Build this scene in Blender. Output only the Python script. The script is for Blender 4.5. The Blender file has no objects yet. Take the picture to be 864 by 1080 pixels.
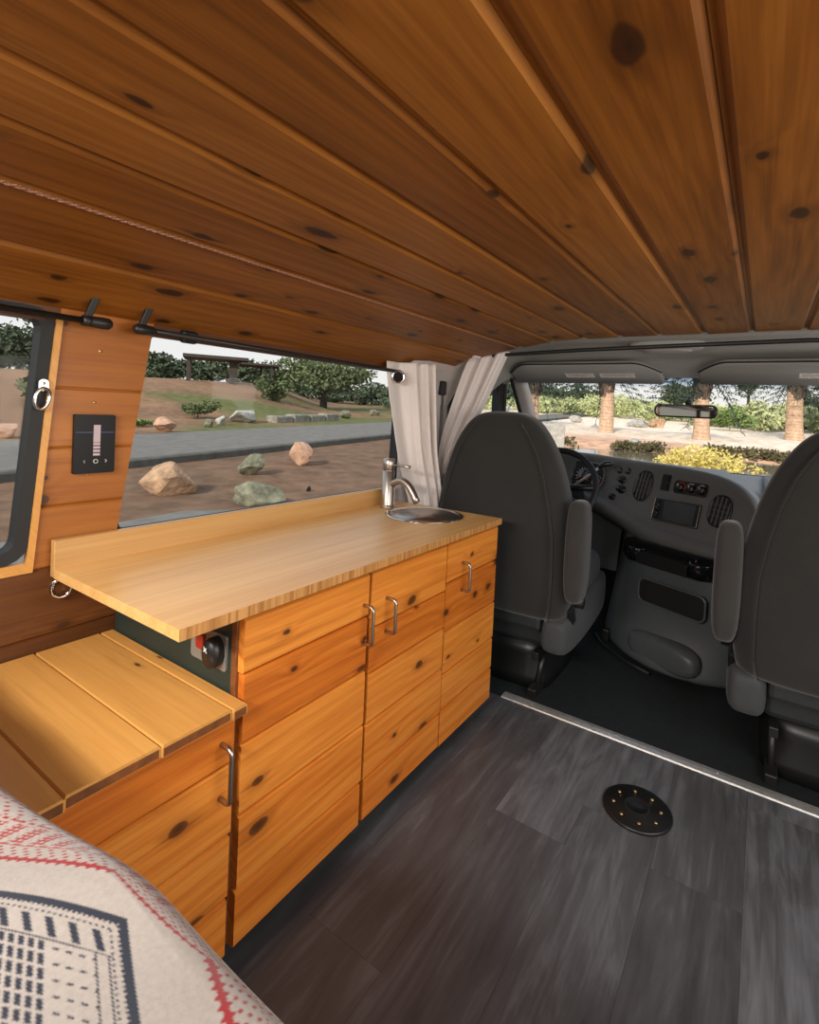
import bpy, bmesh, math, random
from mathutils import Vector, Matrix, noise
C = bpy.context.scene.collection
PI = math.pi
random.seed(7)

# ---------------------------------------------------------------- node helpers
def new_mat(name):
    m = bpy.data.materials.new(name); m.use_nodes = True
    nt = m.node_tree; nt.nodes.clear()
    out = nt.nodes.new('ShaderNodeOutputMaterial'); b = nt.nodes.new('ShaderNodeBsdfPrincipled')
    nt.links.new(b.outputs[0], out.inputs[0])
    return m, nt, b, out
class N:
    """small wrapper for node graphs"""
    def __init__(s, nt): s.nt = nt
    def add(s, t, **k):
        n = s.nt.nodes.new(t)
        for a, v in k.items(): setattr(n, a, v)
        return n
    def put(s, sock, v):
        if isinstance(v, bpy.types.NodeSocket): s.nt.links.new(v, sock)
        elif v is not None: sock.default_value = v
    def math(s, op, a, b=None, c=None, clamp=False):
        n = s.add('ShaderNodeMath', operation=op, use_clamp=clamp)
        s.put(n.inputs[0], a); s.put(n.inputs[1], b); s.put(n.inputs[2], c)
        return n.outputs[0]
    def mix(s, f, a, b, mode='MIX'):
        n = s.add('ShaderNodeMix', data_type='RGBA', blend_type=mode)
        s.put(n.inputs[0], f); s.put(n.inputs[6], a); s.put(n.inputs[7], b)
        return n.outputs[2]
    def ramp(s, f, stops, interp='LINEAR'):
        n = s.add('ShaderNodeValToRGB'); n.color_ramp.interpolation = interp
        el = n.color_ramp.elements
        while len(el) < len(stops): el.new(0.5)
        for e, (p, c) in zip(el, stops): e.position = p; e.color = (*c, 1) if len(c) == 3 else c
        s.put(n.inputs[0], f); return n.outputs[0]
    def noise(s, vec, scale, detail=4, rough=0.5, dist=0.0, dims='3D'):
        n = s.add('ShaderNodeTexNoise', noise_dimensions=dims)
        s.put(n.inputs['Vector'], vec); n.inputs['Scale'].default_value = scale
        n.inputs['Detail'].default_value = detail; n.inputs['Roughness'].default_value = rough
        n.inputs['Distortion'].default_value = dist
        return n.outputs[0]
    def comb(s, x, y, z):
        n = s.add('ShaderNodeCombineXYZ'); s.put(n.inputs[0], x); s.put(n.inputs[1], y); s.put(n.inputs[2], z)
        return n.outputs[0]
    def obj(s): return s.add('ShaderNodeTexCoord').outputs['Object']
    def sep(s, v):
        n = s.add('ShaderNodeSeparateXYZ'); s.put(n.inputs[0], v); return n.outputs
    def bump(s, h, strength, dist, bsdf):
        n = s.add('ShaderNodeBump'); s.put(n.inputs['Height'], h)
        n.inputs['Strength'].default_value = strength; n.inputs['Distance'].default_value = dist
        s.nt.links.new(n.outputs[0], bsdf.inputs['Normal'])

def c4(c): return (c[0], c[1], c[2], 1)
def lin(r, g, b):
    f = lambda v: (v/255/12.92) if v <= 10 else ((v/255+0.055)/1.055)**2.4
    return (f(r), f(g), f(b))

def plain(name, col, rough=0.5, metal=0.0, nscale=0, namt=0.15, bump=0.0, spec=0.5, coat=0.0):
    m, nt, b, o = new_mat(name); n = N(nt)
    b.inputs['Roughness'].default_value = rough; b.inputs['Metallic'].default_value = metal
    b.inputs['Specular IOR Level'].default_value = spec; b.inputs['Coat Weight'].default_value = coat
    if nscale:
        f = n.noise(n.obj(), nscale, 5, 0.6)
        d = tuple(max(0, x*(1-namt*1.6)) for x in col); l = tuple(min(1, x*(1+namt*1.6)) for x in col)
        n.put(b.inputs['Base Color'], n.ramp(f, [(0.3, d), (0.7, l)]))
        if bump: n.bump(f, bump, 0.002, b)
    else: b.inputs['Base Color'].default_value = c4(col)
    return m

AX = {'x': 0, 'y': 1, 'z': 2}
def wood(name, axes, dark, mid, light, knots=0.5, kscale=(2.2, 6.5), rough=0.42, coat=0.1, grain=1.0, var=0.25, knot_r=0.12, knotcol=(0.05, 0.018, 0.006)):
    """boards: grain along axes[0], width along axes[1]; every board (mesh island) gets its own offset and tint"""
    m, nt, b, o = new_mat(name); n = N(nt)
    xyz = n.sep(n.obj()); rnd = n.add('ShaderNodeNewGeometry').outputs['Random Per Island']
    rest = [a for a in 'xyz' if a not in axes][0]
    al = n.math('ADD', xyz[AX[axes[0]]], n.math('MULTIPLY', rnd, 37.0))
    ac = n.math('ADD', n.math('ADD', xyz[AX[axes[1]]], n.math('MULTIPLY', rnd, 19.0)), n.math('MULTIPLY', xyz[AX[rest]], 0.7))
    kv = n.comb(n.math('MULTIPLY', al, kscale[0]), n.math('MULTIPLY', ac, kscale[1]), 0.0)
    wob = n.noise(n.comb(n.math('MULTIPLY', al, 9.0), n.math('MULTIPLY', ac, 14.0), 0.0), 1.0, 2)
    kv2 = n.add('ShaderNodeVectorMath', operation='ADD'); n.put(kv2.inputs[0], kv)
    wv = n.comb(n.math('MULTIPLY', n.math('SUBTRACT', wob, 0.5), 0.25), n.math('MULTIPLY', n.math('SUBTRACT', wob, 0.5), 0.18), 0.0); n.put(kv2.inputs[1], wv)
    v = n.add('ShaderNodeTexVoronoi', voronoi_dimensions='2D', feature='F1'); v.inputs['Scale'].default_value = 1.0
    v.inputs['Randomness'].default_value = 0.9
    n.put(v.inputs['Vector'], kv2.outputs[0])
    d = v.outputs['Distance']; cell = n.sep(v.outputs['Color'])
    on = n.math('LESS_THAN', cell[0], knots)
    rad = n.math('MULTIPLY_ADD', n.math('POWER', cell[1], 2.0), knot_r*0.75, knot_r*0.3)
    kd = n.math('DIVIDE', d, rad)                                        # 1 at the rim of a knot
    # rings bending round the knots
    low = n.noise(n.comb(n.math('MULTIPLY', al, 0.9), n.math('MULTIPLY', ac, 3.0), 0.0), 1.0, 2, 0.5)
    pull = n.math('MULTIPLY', n.math('MULTIPLY', n.math('POWER', 2.718, n.math('MULTIPLY', d, -7.0)), on), 0.055)
    rc = n.math('ADD', n.math('ADD', ac, n.math('MULTIPLY', low, 0.16)), pull)
    rings = n.math('MULTIPLY_ADD', n.math('SINE', n.math('ADD', n.math('MULTIPLY', rc, 210.0), n.math('MULTIPLY', n.noise(n.comb(n.math('MULTIPLY', al, 1.5), n.math('MULTIPLY', ac, 20.0), 0.0), 1.0, 2), 9.0))), 0.5, 0.5)
    fine = n.noise(n.comb(n.math('MULTIPLY', al, 5.0), n.math('MULTIPLY', ac, 170.0), n.math('MULTIPLY', xyz[AX[rest]], 60.0)), 1.0, 4, 0.6)
    blotch = n.noise(n.comb(n.math('MULTIPLY', al, 1.6), n.math('MULTIPLY', ac, 11.0), 0.0), 1.0, 4, 0.55)
    f = n.math('ADD', n.math('MULTIPLY', rings, 0.075*grain), n.math('ADD', n.math('MULTIPLY', fine, 0.34*grain), n.math('MULTIPLY', blotch, 0.6)))
    f = n.math('ADD', f, n.math('MULTIPLY', n.math('SUBTRACT', rnd, 0.5), var))
    lo = 0.3 + 0.02*grain
    col = n.ramp(f, [(lo-0.12, dark), (lo+0.2, mid), (lo+0.5, light)])
    halo = n.math('MULTIPLY', n.math('MULTIPLY', n.ramp(kd, [(0.0, (1,1,1)), (0.7, (0.85,0.85,0.85)), (1.0, (0,0,0))], 'EASE'), on), 1.0)
    halo2 = n.math('MULTIPLY', n.math('MULTIPLY', n.ramp(n.math('MULTIPLY', kd, 0.4), [(0.2, (1,1,1)), (1.0, (0,0,0))], 'EASE'), on), 0.38)
    col = n.mix(halo2, col, c4(tuple(x*0.55 for x in dark)))
    col = n.mix(n.math('MULTIPLY', halo, 0.93, clamp=True), col, c4(knotcol))
    # dark mineral streaks along the grain, strongest close to a knot
    st = n.noise(n.comb(n.math('MULTIPLY', al, 3.0), n.math('MULTIPLY', ac, 85.0), 0.0), 1.0, 3, 0.6)
    near = n.math('MULTIPLY_ADD', n.math('MULTIPLY', n.math('POWER', 2.718, n.math('MULTIPLY', d, -4.0)), on), 0.55, 0.16)
    sm_ = n.math('MULTIPLY', n.ramp(st, [(0.52, (0, 0, 0)), (0.68, (1, 1, 1))]), near, clamp=True)
    col = n.mix(sm_, col, c4(tuple(x*0.5 for x in dark)))
    n.put(b.inputs['Base Color'], col)
    b.inputs['Roughness'].default_value = rough; b.inputs['Coat Weight'].default_value = coat; b.inputs['Coat Roughness'].default_value = 0.25
    b.inputs['Specular IOR Level'].default_value = 0.35 if coat else 0.18
    n.bump(f, 0.12, 0.001, b)
    return m

M = {}
M['ceil'] = wood('ceiling cedar', 'yx', lin(84,44,11), lin(128,77,25), lin(160,103,42), knots=0.62, kscale=(4.8, 9.0), knot_r=0.16, rough=0.5, coat=0.0, grain=1.2, var=0.26, knotcol=(0.022, 0.008, 0.003))
M['door'] = wood('cabinet cedar', 'yz', lin(158,72,16), lin(206,114,36), lin(232,148,60), knots=0.66, kscale=(6.0, 10.5), knot_r=0.19, grain=1.25, var=0.36)
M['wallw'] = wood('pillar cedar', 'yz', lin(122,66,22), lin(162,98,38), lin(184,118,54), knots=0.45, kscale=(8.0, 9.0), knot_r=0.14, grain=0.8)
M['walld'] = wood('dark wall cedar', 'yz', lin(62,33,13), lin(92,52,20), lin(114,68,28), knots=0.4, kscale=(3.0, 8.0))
M['bench'] = wood('bench top pine', 'xy', lin(192,132,62), lin(214,156,82), lin(228,176,104), knots=0.25, kscale=(4.0, 10.0), knot_r=0.09, grain=0.7, var=0.05, rough=0.35)
M['bedge'] = plain('sawn board edge', lin(116,66,26), 0.6, nscale=60, namt=0.2)
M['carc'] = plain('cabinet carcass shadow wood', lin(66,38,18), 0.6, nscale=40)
M['green'] = plain('dark green painted panel', lin(34,46,40), 0.55, nscale=9, namt=0.08)

def bamboo(name, edge=False, k=1.0):
    m, nt, b, o = new_mat(name); n = N(nt); xyz = n.sep(n.obj())
    if not edge:
        st = n.noise(n.comb(n.math('MULTIPLY', xyz[0], 190.0), n.math('MULTIPLY', xyz[1], 2.2), n.math('MULTIPLY', xyz[2], 190.0)), 1.0, 3, 0.6)
        big = n.noise(n.comb(n.math('MULTIPLY', xyz[0], 26.0), n.math('MULTIPLY', xyz[1], 1.3), n.math('MULTIPLY', xyz[2], 26.0)), 1.0, 2, 0.5)
        col = n.ramp(n.math('ADD', n.math('MULTIPLY', st, 0.5), n.math('MULTIPLY', big, 0.5)), [(0.32, tuple(v*k for v in lin(208,150,84))), (0.5, tuple(v*k for v in lin(226,174,106))), (0.68, tuple(v*k for v in lin(238,190,124)))])
    else:
        w = n.add('ShaderNodeTexWhiteNoise', noise_dimensions='2D')
        n.put(w.inputs['Vector'], n.comb(n.math('FLOOR', n.math('MULTIPLY', n.math('ADD', xyz[1], xyz[0]), 210.0)), 0.0, 0.0))
        fine = n.noise(n.comb(n.math('MULTIPLY', xyz[1], 700.0), n.math('MULTIPLY', xyz[2], 60.0), 0.0), 1.0, 2)
        col = n.ramp(n.math('ADD', n.math('MULTIPLY', w.outputs[0], 0.6), n.math('MULTIPLY', fine, 0.4)), [(0.15, lin(160,106,56)), (0.5, lin(192,136,76)), (0.85, lin(212,158,96))])
    n.put(b.inputs['Base Color'], col); b.inputs['Roughness'].default_value = 0.36
    b.inputs['Coat Weight'].default_value = 0.15; b.inputs['Coat Roughness'].default_value = 0.3
    return m
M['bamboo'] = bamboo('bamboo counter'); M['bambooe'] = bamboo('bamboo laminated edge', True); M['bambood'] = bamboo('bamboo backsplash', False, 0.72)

def floor_mat():
    m, nt, b, o = new_mat('grey vinyl plank'); n = N(nt); xyz = n.sep(n.obj())
    rnd = n.add('ShaderNodeNewGeometry').outputs['Random Per Island']
    y = n.math('ADD', xyz[1], n.math('MULTIPLY', rnd, 31.0)); x = n.math('ADD', xyz[0], n.math('MULTIPLY', rnd, 17.0))
    g1 = n.noise(n.comb(n.math('MULTIPLY', x, 70.0), n.math('MULTIPLY', y, 4.0), 0.0), 1.0, 6, 0.65, 0.6)
    g2 = n.noise(n.comb(n.math('MULTIPLY', x, 14.0), n.math('MULTIPLY', y, 2.6), 0.0), 1.0, 4, 0.6, 1.6)
    f = n.math('ADD', n.math('MULTIPLY', g1, 0.4), n.math('MULTIPLY', g2, 0.6))
    f = n.math('ADD', f, n.math('MULTIPLY', n.math('SUBTRACT', rnd, 0.5), 0.2))
    col = n.ramp(f, [(0.2, lin(50,47,48)), (0.5, lin(76,75,77)), (0.8, lin(116,118,122))])
    n.put(b.inputs['Base Color'], col)
    n.put(b.inputs['Roughness'], n.ramp(g1, [(0.3, (0.34,)*3), (0.7, (0.5,)*3)]))
    n.bump(f, 0.15, 0.001, b); return m
M['floor'] = floor_mat()
M['seam'] = plain('floor seam', lin(26,25,25), 0.7)
M['mat'] = plain('cab rubber floor', lin(30,34,35), 0.62, nscale=50, namt=0.2, bump=0.2)
M['alu'] = plain('brushed aluminium strip', lin(206,204,200), 0.4, 0.75, nscale=70, namt=0.1)
M['steel'] = plain('brushed nickel', lin(182,172,162), 0.34, 1.0)
M['chrome'] = plain('polished steel', lin(206,204,200), 0.12, 1.0)
M['black'] = plain('black plastic', lin(24,24,24), 0.38)
M['rubber'] = plain('black rubber', lin(20,21,22), 0.6)
M['rod'] = plain('black powder coated steel', lin(26,25,24), 0.42)
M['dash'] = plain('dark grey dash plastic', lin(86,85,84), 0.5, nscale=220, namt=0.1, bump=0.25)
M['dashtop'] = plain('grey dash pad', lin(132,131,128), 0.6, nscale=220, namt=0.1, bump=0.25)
M['cons'] = plain('graphite console plastic', lin(78,82,84), 0.42, nscale=200, namt=0.08, bump=0.2)
M['gloss'] = plain('gloss black plastic', lin(20,20,21), 0.16)
M['recess'] = plain('recess black', lin(12,12,13), 0.7)  # near-black; also painted where shade fills door gaps, bin and grommet hole
M['screen'] = plain('radio screen', lin(56,60,64), 0.14)
M['white'] = plain('white print', lin(214,214,210), 0.5)
M['red'] = plain('red print', lin(206,30,26), 0.45)
M['redswitch'] = plain('red rocker plastic', lin(150,34,22), 0.35)
M['plate'] = plain('grey outlet plate', lin(120,116,108), 0.4)
M['blue'] = plain('blue line', lin(58,76,120), 0.4)
M['disp'] = plain('pale pink display bars', lin(190,172,178), 0.5)
M['head'] = plain('grey headliner cloth', lin(168,164,158), 0.9, nscale=300, namt=0.08, bump=0.2)
M['visor'] = plain('grey visor vinyl', lin(146,142,137), 0.75, nscale=200, namt=0.06, bump=0.15)
M['trimg'] = plain('grey pillar plastic', lin(176,166,162), 0.6, nscale=150, namt=0.05)
M['label'] = plain('pale sticker', lin(220,216,208), 0.6, nscale=160, namt=0.25)
M['cordm'] = plain('pinkish twisted cord', lin(150,104,80), 0.8, nscale=400, namt=0.5)
M['brass'] = plain('pale screw', lin(206,176,120), 0.35, 0.8)
M['mirror'] = plain('mirror glass', lin(150,146,140), 0.03, 1.0)

def fabric(name, col, sc=420, amt=0.2, sheen=0.25, rough=0.92):
    m, nt, b, o = new_mat(name); n = N(nt); p = n.obj()
    f = n.noise(p, sc, 3, 0.7); g = n.noise(p, 5.0, 3, 0.5)
    ff = n.math('ADD', n.math('MULTIPLY', f, 0.6), n.math('MULTIPLY', g, 0.4))
    n.put(b.inputs['Base Color'], n.ramp(ff, [(0.3, tuple(x*(1-amt*1.5) for x in col)), (0.7, tuple(min(1, x*(1+amt*1.5)) for x in col))]))
    b.inputs['Roughness'].default_value = rough; b.inputs['Sheen Weight'].default_value = sheen; b.inputs['Specular IOR Level'].default_value = 0.2
    n.bump(f, 0.25, 0.001, b); return m
M['seat'] = fabric('charcoal seat cloth', lin(43,42,40))
M['seatv'] = fabric('grey seat valance vinyl', lin(64,66,67), 160, 0.08, 0.1, 0.6)
M['pan'] = plain('dark seat pan', lin(38,40,41), 0.6, nscale=60, namt=0.1)
M['satin'] = plain('satin black glass', lin(22,22,24), 0.35, spec=0.25)
M['armr'] = fabric('charcoal armrest cloth', lin(52,50,48))
M['curtain'] = fabric('pale mauve curtain cloth', lin(222,212,207), 300, 0.06, 0.3)
M['curtain'].node_tree.nodes['Principled BSDF'].inputs['Subsurface Weight'].default_value = 0.0

def glass(name, tint_top=None):
    m = bpy.data.materials.new(name); m.use_nodes = True; nt = m.node_tree; nt.nodes.clear(); n = N(nt)
    out = n.add('ShaderNodeOutputMaterial'); tr = n.add('ShaderNodeBsdfTransparent'); gl = n.add('ShaderNodeBsdfGlossy')
    gl.inputs['Roughness'].default_value = 0.02; gl.inputs['Color'].default_value = (0.9, 0.9, 0.9, 1)
    tr.inputs['Color'].default_value = (0.93, 0.94, 0.93, 1)
    geo = n.add('ShaderNodeNewGeometry'); dp = n.add('ShaderNodeVectorMath', operation='DOT_PRODUCT')
    nt.links.new(geo.outputs['Incoming'], dp.inputs[0]); nt.links.new(geo.outputs['Normal'], dp.inputs[1])
    fr = n.math('MULTIPLY_ADD', n.math('POWER', n.math('SUBTRACT', 1.0, n.math('ABSOLUTE', dp.outputs['Value'])), 5.0), 0.5, 0.008, clamp=True)
    if tint_top:
        z = n.sep(n.obj())[2]
        n.put(tr.inputs['Color'], n.ramp(z, [(tint_top[0], (0.97, 0.97, 0.96)), (tint_top[1], (0.34, 0.44, 0.55))]))
    mx = n.add('ShaderNodeMixShader'); nt.links.new(fr, mx.inputs[0]); nt.links.new(tr.outputs[0], mx.inputs[1]); nt.links.new(gl.outputs[0], mx.inputs[2])
    nt.links.new(mx.outputs[0], out.inputs[0]); return m
M['glass'] = glass('window glass'); M['wglass'] = glass('windshield glass with shade band', (0.352, 0.388))

def attr_mat(name, rough=0.9, nscale=0, namt=0.3, bump=0.0, sheen=0.0):
    m, nt, b, o = new_mat(name); n = N(nt)
    a = n.add('ShaderNodeAttribute', attribute_name='Col').outputs['Color']
    if nscale:
        f = n.noise(n.obj(), nscale, 6, 0.65)
        k = n.ramp(f, [(0.3, (1-namt,)*3), (0.7, (1+namt,)*3)])
        a = n.mix(1.0, a, k, 'MULTIPLY')
        if bump: n.bump(f, bump, 0.05, b)
    n.put(b.inputs['Base Color'], a); b.inputs['Roughness'].default_value = rough; b.inputs['Sheen Weight'].default_value = sheen
    b.inputs['Specular IOR Level'].default_value = 0.2
    return m
M['ground'] = attr_mat('park ground', 0.95, 2.2, 0.35, 0.6)
M['quilt'] = attr_mat('embroidered cotton', 0.9, 260, 0.1, 0.02, 0.2)
M['asphalt'] = plain('worn asphalt', lin(126,122,116), 0.95, nscale=3.0, namt=0.1, spec=0.05)
M['kerb'] = plain('grey concrete kerb', lin(92,90,84), 0.9, nscale=4.0, namt=0.15)
M['rocktan'] = plain('tan rock', lin(176,142,112), 0.95, nscale=5.0, namt=0.3, bump=0.6)
M['rockpink'] = plain('pink sandstone', lin(190,150,124), 0.95, nscale=5.0, namt=0.2, bump=0.6)
M['rockgrey'] = plain('grey lichened rock', lin(120,118,98), 0.95, nscale=6.0, namt=0.4, bump=0.6)
M['rockpale'] = plain('pale grey rock', lin(178,174,166), 0.95, nscale=6.0, namt=0.2, bump=0.5)
M['blockst'] = plain('grey kerb stone', lin(142,136,124), 0.95, nscale=5.0, namt=0.25, bump=0.5)
M['bark'] = plain('dark bark', lin(54,46,38), 0.95, nscale=14, namt=0.4, bump=0.6)
M['ramada'] = plain('dark weathered steel', lin(66,58,52), 0.8, nscale=3, namt=0.15)
def palm_trunk_mat():
    m, nt, b, o = new_mat('palm trunk'); n = N(nt); xyz = n.sep(n.obj())
    w = n.math('MULTIPLY_ADD', n.math('SINE', n.math('MULTIPLY', n.math('ADD', xyz[2], n.math('MULTIPLY', n.noise(n.obj(), 2.0, 3), 0.3)), 34.0)), 0.5, 0.5)
    f = n.math('ADD', n.math('MULTIPLY', w, 0.12), n.math('MULTIPLY', n.noise(n.obj(), 7.0, 5, 0.7), 0.85))
    n.put(b.inputs['Base Color'], n.ramp(f, [(0.3, lin(166,132,108)), (0.55, lin(206,174,146)), (0.8, lin(226,200,172))]))
    b.inputs['Roughness'].default_value = 0.95; n.bump(f, 0.7, 0.03, b); return m
M['palm'] = palm_trunk_mat()
def leafmat(name, a, b_, sc=0.6):
    m, nt, b, o = new_mat(name); n = N(nt)
    rnd = n.add('ShaderNodeNewGeometry').outputs['Random Per Island']
    f = n.math('ADD', n.math('MULTIPLY', rnd, 0.55), n.math('MULTIPLY', n.noise(n.obj(), sc, 2), 0.5))
    n.put(b.inputs['Base Color'], n.ramp(f, [(0.2, a), (0.8, b_)])); b.inputs['Roughness'].default_value = 0.8
    b.inputs['Specular IOR Level'].default_value = 0.2
    return m
M['leafdark'] = leafmat('dark tree leaves', lin(50,60,48), lin(92,104,80))
M['leafmid'] = leafmat('olive leaves', lin(60,72,46), lin(112,122,84))
M['leafpale'] = leafmat('pale scrub leaves', lin(146,156,104), lin(206,208,156))
M['leafyel'] = leafmat('yellow green leaves', lin(176,160,76), lin(236,218,136))
M['leafmidg'] = leafmat('mid green leaves', lin(86,112,66), lin(150,166,98))
M['frond'] = leafmat('palm fronds', lin(34,46,44), lin(78,92,78))
M['skirt'] = leafmat('dry palm boots', lin(58,54,52), lin(120,104,92))
M['reed'] = leafmat('dark bank grass', lin(70,64,46), lin(120,110,76))
def water():
    m, nt, b, o = new_mat('pond water'); n = N(nt)
    b.inputs['Base Color'].default_value = (*lin(120,112,92), 1); b.inputs['Roughness'].default_value = 0.06
    n.bump(n.noise(n.obj(), 3.0, 4), 0.12, 0.05, b); return m
M['water'] = water()

# ---------------------------------------------------------------- mesh builder
class MB:
    def __init__(s): s.v = []; s.f = []; s.sm = []; s.mi = []; s.col = None
    def raw(s, vs, fs, smooth=False, mi=0, mat=None):
        o = len(s.v)
        for p in vs:
            p = Vector(p); s.v.append(mat @ p if mat else p)
        for f in fs: s.f.append([i+o for i in f]); s.sm.append(smooth); s.mi.append(mi)
        return s
    def bm(s, bm, smooth=False, mi=0, mat=None):
        bm.verts.ensure_lookup_table(); bm.verts.index_update()
        s.raw([v.co.copy() for v in bm.verts], [[v.index for v in f.verts] for f in bm.faces], smooth, mi, mat); bm.free(); return s
    def box(s, a, b, bev=0.0, seg=2, mi=0, mat=None, smooth=False):
        bm = bmesh.new(); bmesh.ops.create_cube(bm, size=1)
        a = Vector(a); b = Vector(b)
        for v in bm.verts: v.co = Vector(((a[i]+b[i])/2 + v.co[i]*abs(b[i]-a[i]) for i in range(3)))
        if bev: bmesh.ops.bevel(bm, geom=list(bm.edges), offset=bev, segments=seg, profile=0.5, affect='EDGES')
        return s.bm(bm, smooth, mi, mat)
    def tube(s, pts, r, n=10, closed=False, mi=0, cap=True, mat=None):
        pts = [Vector(p) for p in pts]; R = r if isinstance(r, (list, tuple)) else [r]*len(pts)
        L = len(pts); vs = []; fs = []; prev = None
        for i, p in enumerate(pts):
            if closed: t = pts[(i+1) % L]-pts[i-1]
            else: t = pts[min(i+1, L-1)]-pts[max(i-1, 0)]
            t.normalize()
            if prev is None:
                a = Vector((0, 0, 1)) if abs(t.z) < 0.9 else Vector((1, 0, 0)); u = t.cross(a).normalized()
            else: u = (prev-t*prev.dot(t)).normalized()
            prev = u; w = t.cross(u)
            for k in range(n):
                an = 2*PI*k/n; vs.append(p+(u*math.cos(an)+w*math.sin(an))*R[i])
        m = L if closed else L-1
        for i in range(m):
            for k in range(n):
                a, b = i*n+k, i*n+(k+1) % n; c, d = ((i+1) % L)*n+(k+1) % n, ((i+1) % L)*n+k
                fs.append([a, b, c, d])
        if cap and not closed: fs.append(list(range(n))[::-1]); fs.append([(L-1)*n+k for k in range(n)])
        return s.raw(vs, fs, True, mi, mat)
    def lathe(s, prof, n=32, mat=None, mi=0, smooth=True):
        """prof: (r, z) list, turned about z"""
        vs = []; fs = []
        for r, z in prof:
            for k in range(n): an = 2*PI*k/n; vs.append((r*math.cos(an), r*math.sin(an), z))
        for i in range(len(prof)-1):
            for k in range(n): fs.append([i*n+k, i*n+(k+1) % n, (i+1)*n+(k+1) % n, (i+1)*n+k])
        if prof[0][0] > 1e-4: fs.append(list(range(n))[::-1])
        if prof[-1][0] > 1e-4: fs.append([(len(prof)-1)*n+k for k in range(n)])
        return s.raw(vs, fs, smooth, mi, mat)
    def loft(s, rings, caps=True, mi=0, smooth=True, mat=None):
        n = len(rings[0]); vs = [p for r in rings for p in r]; fs = []
        for i in range(len(rings)-1):
            for k in range(n): fs.append([i*n+k, i*n+(k+1) % n, (i+1)*n+(k+1) % n, (i+1)*n+k])
        if caps: fs.append(list(range(n))[::-1]); fs.append([(len(rings)-1)*n+k for k in range(n)])
        return s.raw(vs, fs, smooth, mi, mat)
    def grid(s, rows, smooth=True, mi=0):
        m = len(rows[0]); fs = []
        for i in range(len(rows)-1):
            for k in range(m-1): fs.append([i*m+k, i*m+k+1, (i+1)*m+k+1, (i+1)*m+k])
        return s.raw([p for r in rows for p in r], fs, smooth, mi)
    def prism(s, poly, z0, z1, mat=None, mi=0, bev=0.0):
        """poly in local xy, extruded in z"""
        bm = bmesh.new(); n = len(poly)
        lo = [bm.verts.new((x, y, z0)) for x, y in poly]; hi = [bm.verts.new((x, y, z1)) for x, y in poly]
        bm.faces.new(lo[::-1]); bm.faces.new(hi)
        for k in range(n): bm.faces.new([lo[k], lo[(k+1) % n], hi[(k+1) % n], hi[k]])
        if bev: bmesh.ops.bevel(bm, geom=[e for e in bm.edges if abs(e.verts[0].co.z-e.verts[1].co.z) < 1e-6 and e.verts[0].co.z > (z0+z1)/2], offset=bev, segments=2, profile=0.5, affect='EDGES')
        return s.bm(bm, False, mi, mat)
    def build(s, name, mats, parent=None, loc=None, subd=0, recalc=True, auto=None):
        me = bpy.data.meshes.new(name)
        if loc is None: loc = Vector((0, 0, 0)) if parent is None else world_loc(parent)
        loc = Vector(loc)
        me.from_pydata([p-loc for p in s.v], [], s.f)
        if not isinstance(mats, (list, tuple)): mats = [mats]
        for m in mats: me.materials.append(m)
        me.polygons.foreach_set('use_smooth', s.sm); me.polygons.foreach_set('material_index', s.mi)
        if s.col:
            a = me.color_attributes.new('Col', 'FLOAT_COLOR', 'POINT')
            a.data.foreach_set('color', [x for c in s.col for x in (c[0], c[1], c[2], 1.0)])
        if recalc:
            bm = bmesh.new(); bm.from_mesh(me); bmesh.ops.recalc_face_normals(bm, faces=bm.faces); bm.to_mesh(me); bm.free()
        me.update()
        if auto: me.set_sharp_from_angle(angle=math.radians(auto))
        o = bpy.data.objects.new(name, me); C.objects.link(o)
        if parent is not None: o.parent = parent; o.location = loc-world_loc(parent)
        else: o.location = loc
        if subd:
            md = o.modifiers.new('smooth', 'SUBSURF'); md.levels = subd; md.render_levels = subd
        return o
def world_loc(o):
    p = Vector((0, 0, 0))
    while o is not None: p = p+o.location; o = o.parent
    return p
def tag(o, label, cat, group=None, kind=None):
    if label: o['label'] = label
    if cat: o['category'] = cat
    if group: o['group'] = group
    if kind: o['kind'] = kind
    return o
def thing(name, loc, label, cat, group=None):
    o = bpy.data.objects.new(name, None); C.objects.link(o); o.location = loc; o.empty_display_size = 0.05
    return tag(o, label, cat, group)
def struct(o): o['kind'] = 'structure'; return o
def dup(root, loc, label=None, group=None, rz=0.0, sc=1.0):
    r = root.copy(); C.objects.link(r); r.location = loc; r.rotation_euler.z = rz; r.scale = (sc, sc, sc)
    if label: r['label'] = label
    if group: r['group'] = group
    for ch in list(root.children):
        c = ch.copy(); C.objects.link(c); c.parent = r
        for g in list(ch.children):
            d = g.copy(); C.objects.link(d); d.parent = c
    return r
def sup(w, d, n=24, e=3.2):
    out = []
    for k in range(n):
        a = 2*PI*k/n; c, s_ = math.cos(a), math.sin(a)
        out.append((w*math.copysign(abs(c)**(2/e), c), d*math.copysign(abs(s_)**(2/e), s_)))
    return out
def sstep(a, b, x): t = max(0, min(1, (x-a)/(b-a))); return t*t*(3-2*t)
def lerp(a, b, t): return a+(b-a)*t
def interp(x, tab):
    if x <= tab[0][0]: return tab[0][1]
    for (a, u), (b, v) in zip(tab, tab[1:]):
        if x <= b: return lerp(u, v, (x-a)/(b-a))
    return tab[-1][1]
def rrect(w, h, r, n=5):
    out = []
    for cx, cy, a0 in ((w/2-r, h/2-r, 0), (-w/2+r, h/2-r, 90), (-w/2+r, -h/2+r, 180), (w/2-r, -h/2+r, 270)):
        for k in range(n+1):
            a = math.radians(a0+90*k/n); out.append((cx+r*math.cos(a), cy+r*math.sin(a)))
    return out
def frame(o, u, v, w):
    return Matrix(((u[0], v[0], w[0], o[0]), (u[1], v[1], w[1], o[1]), (u[2], v[2], w[2], o[2]), (0, 0, 0, 1)))

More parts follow.
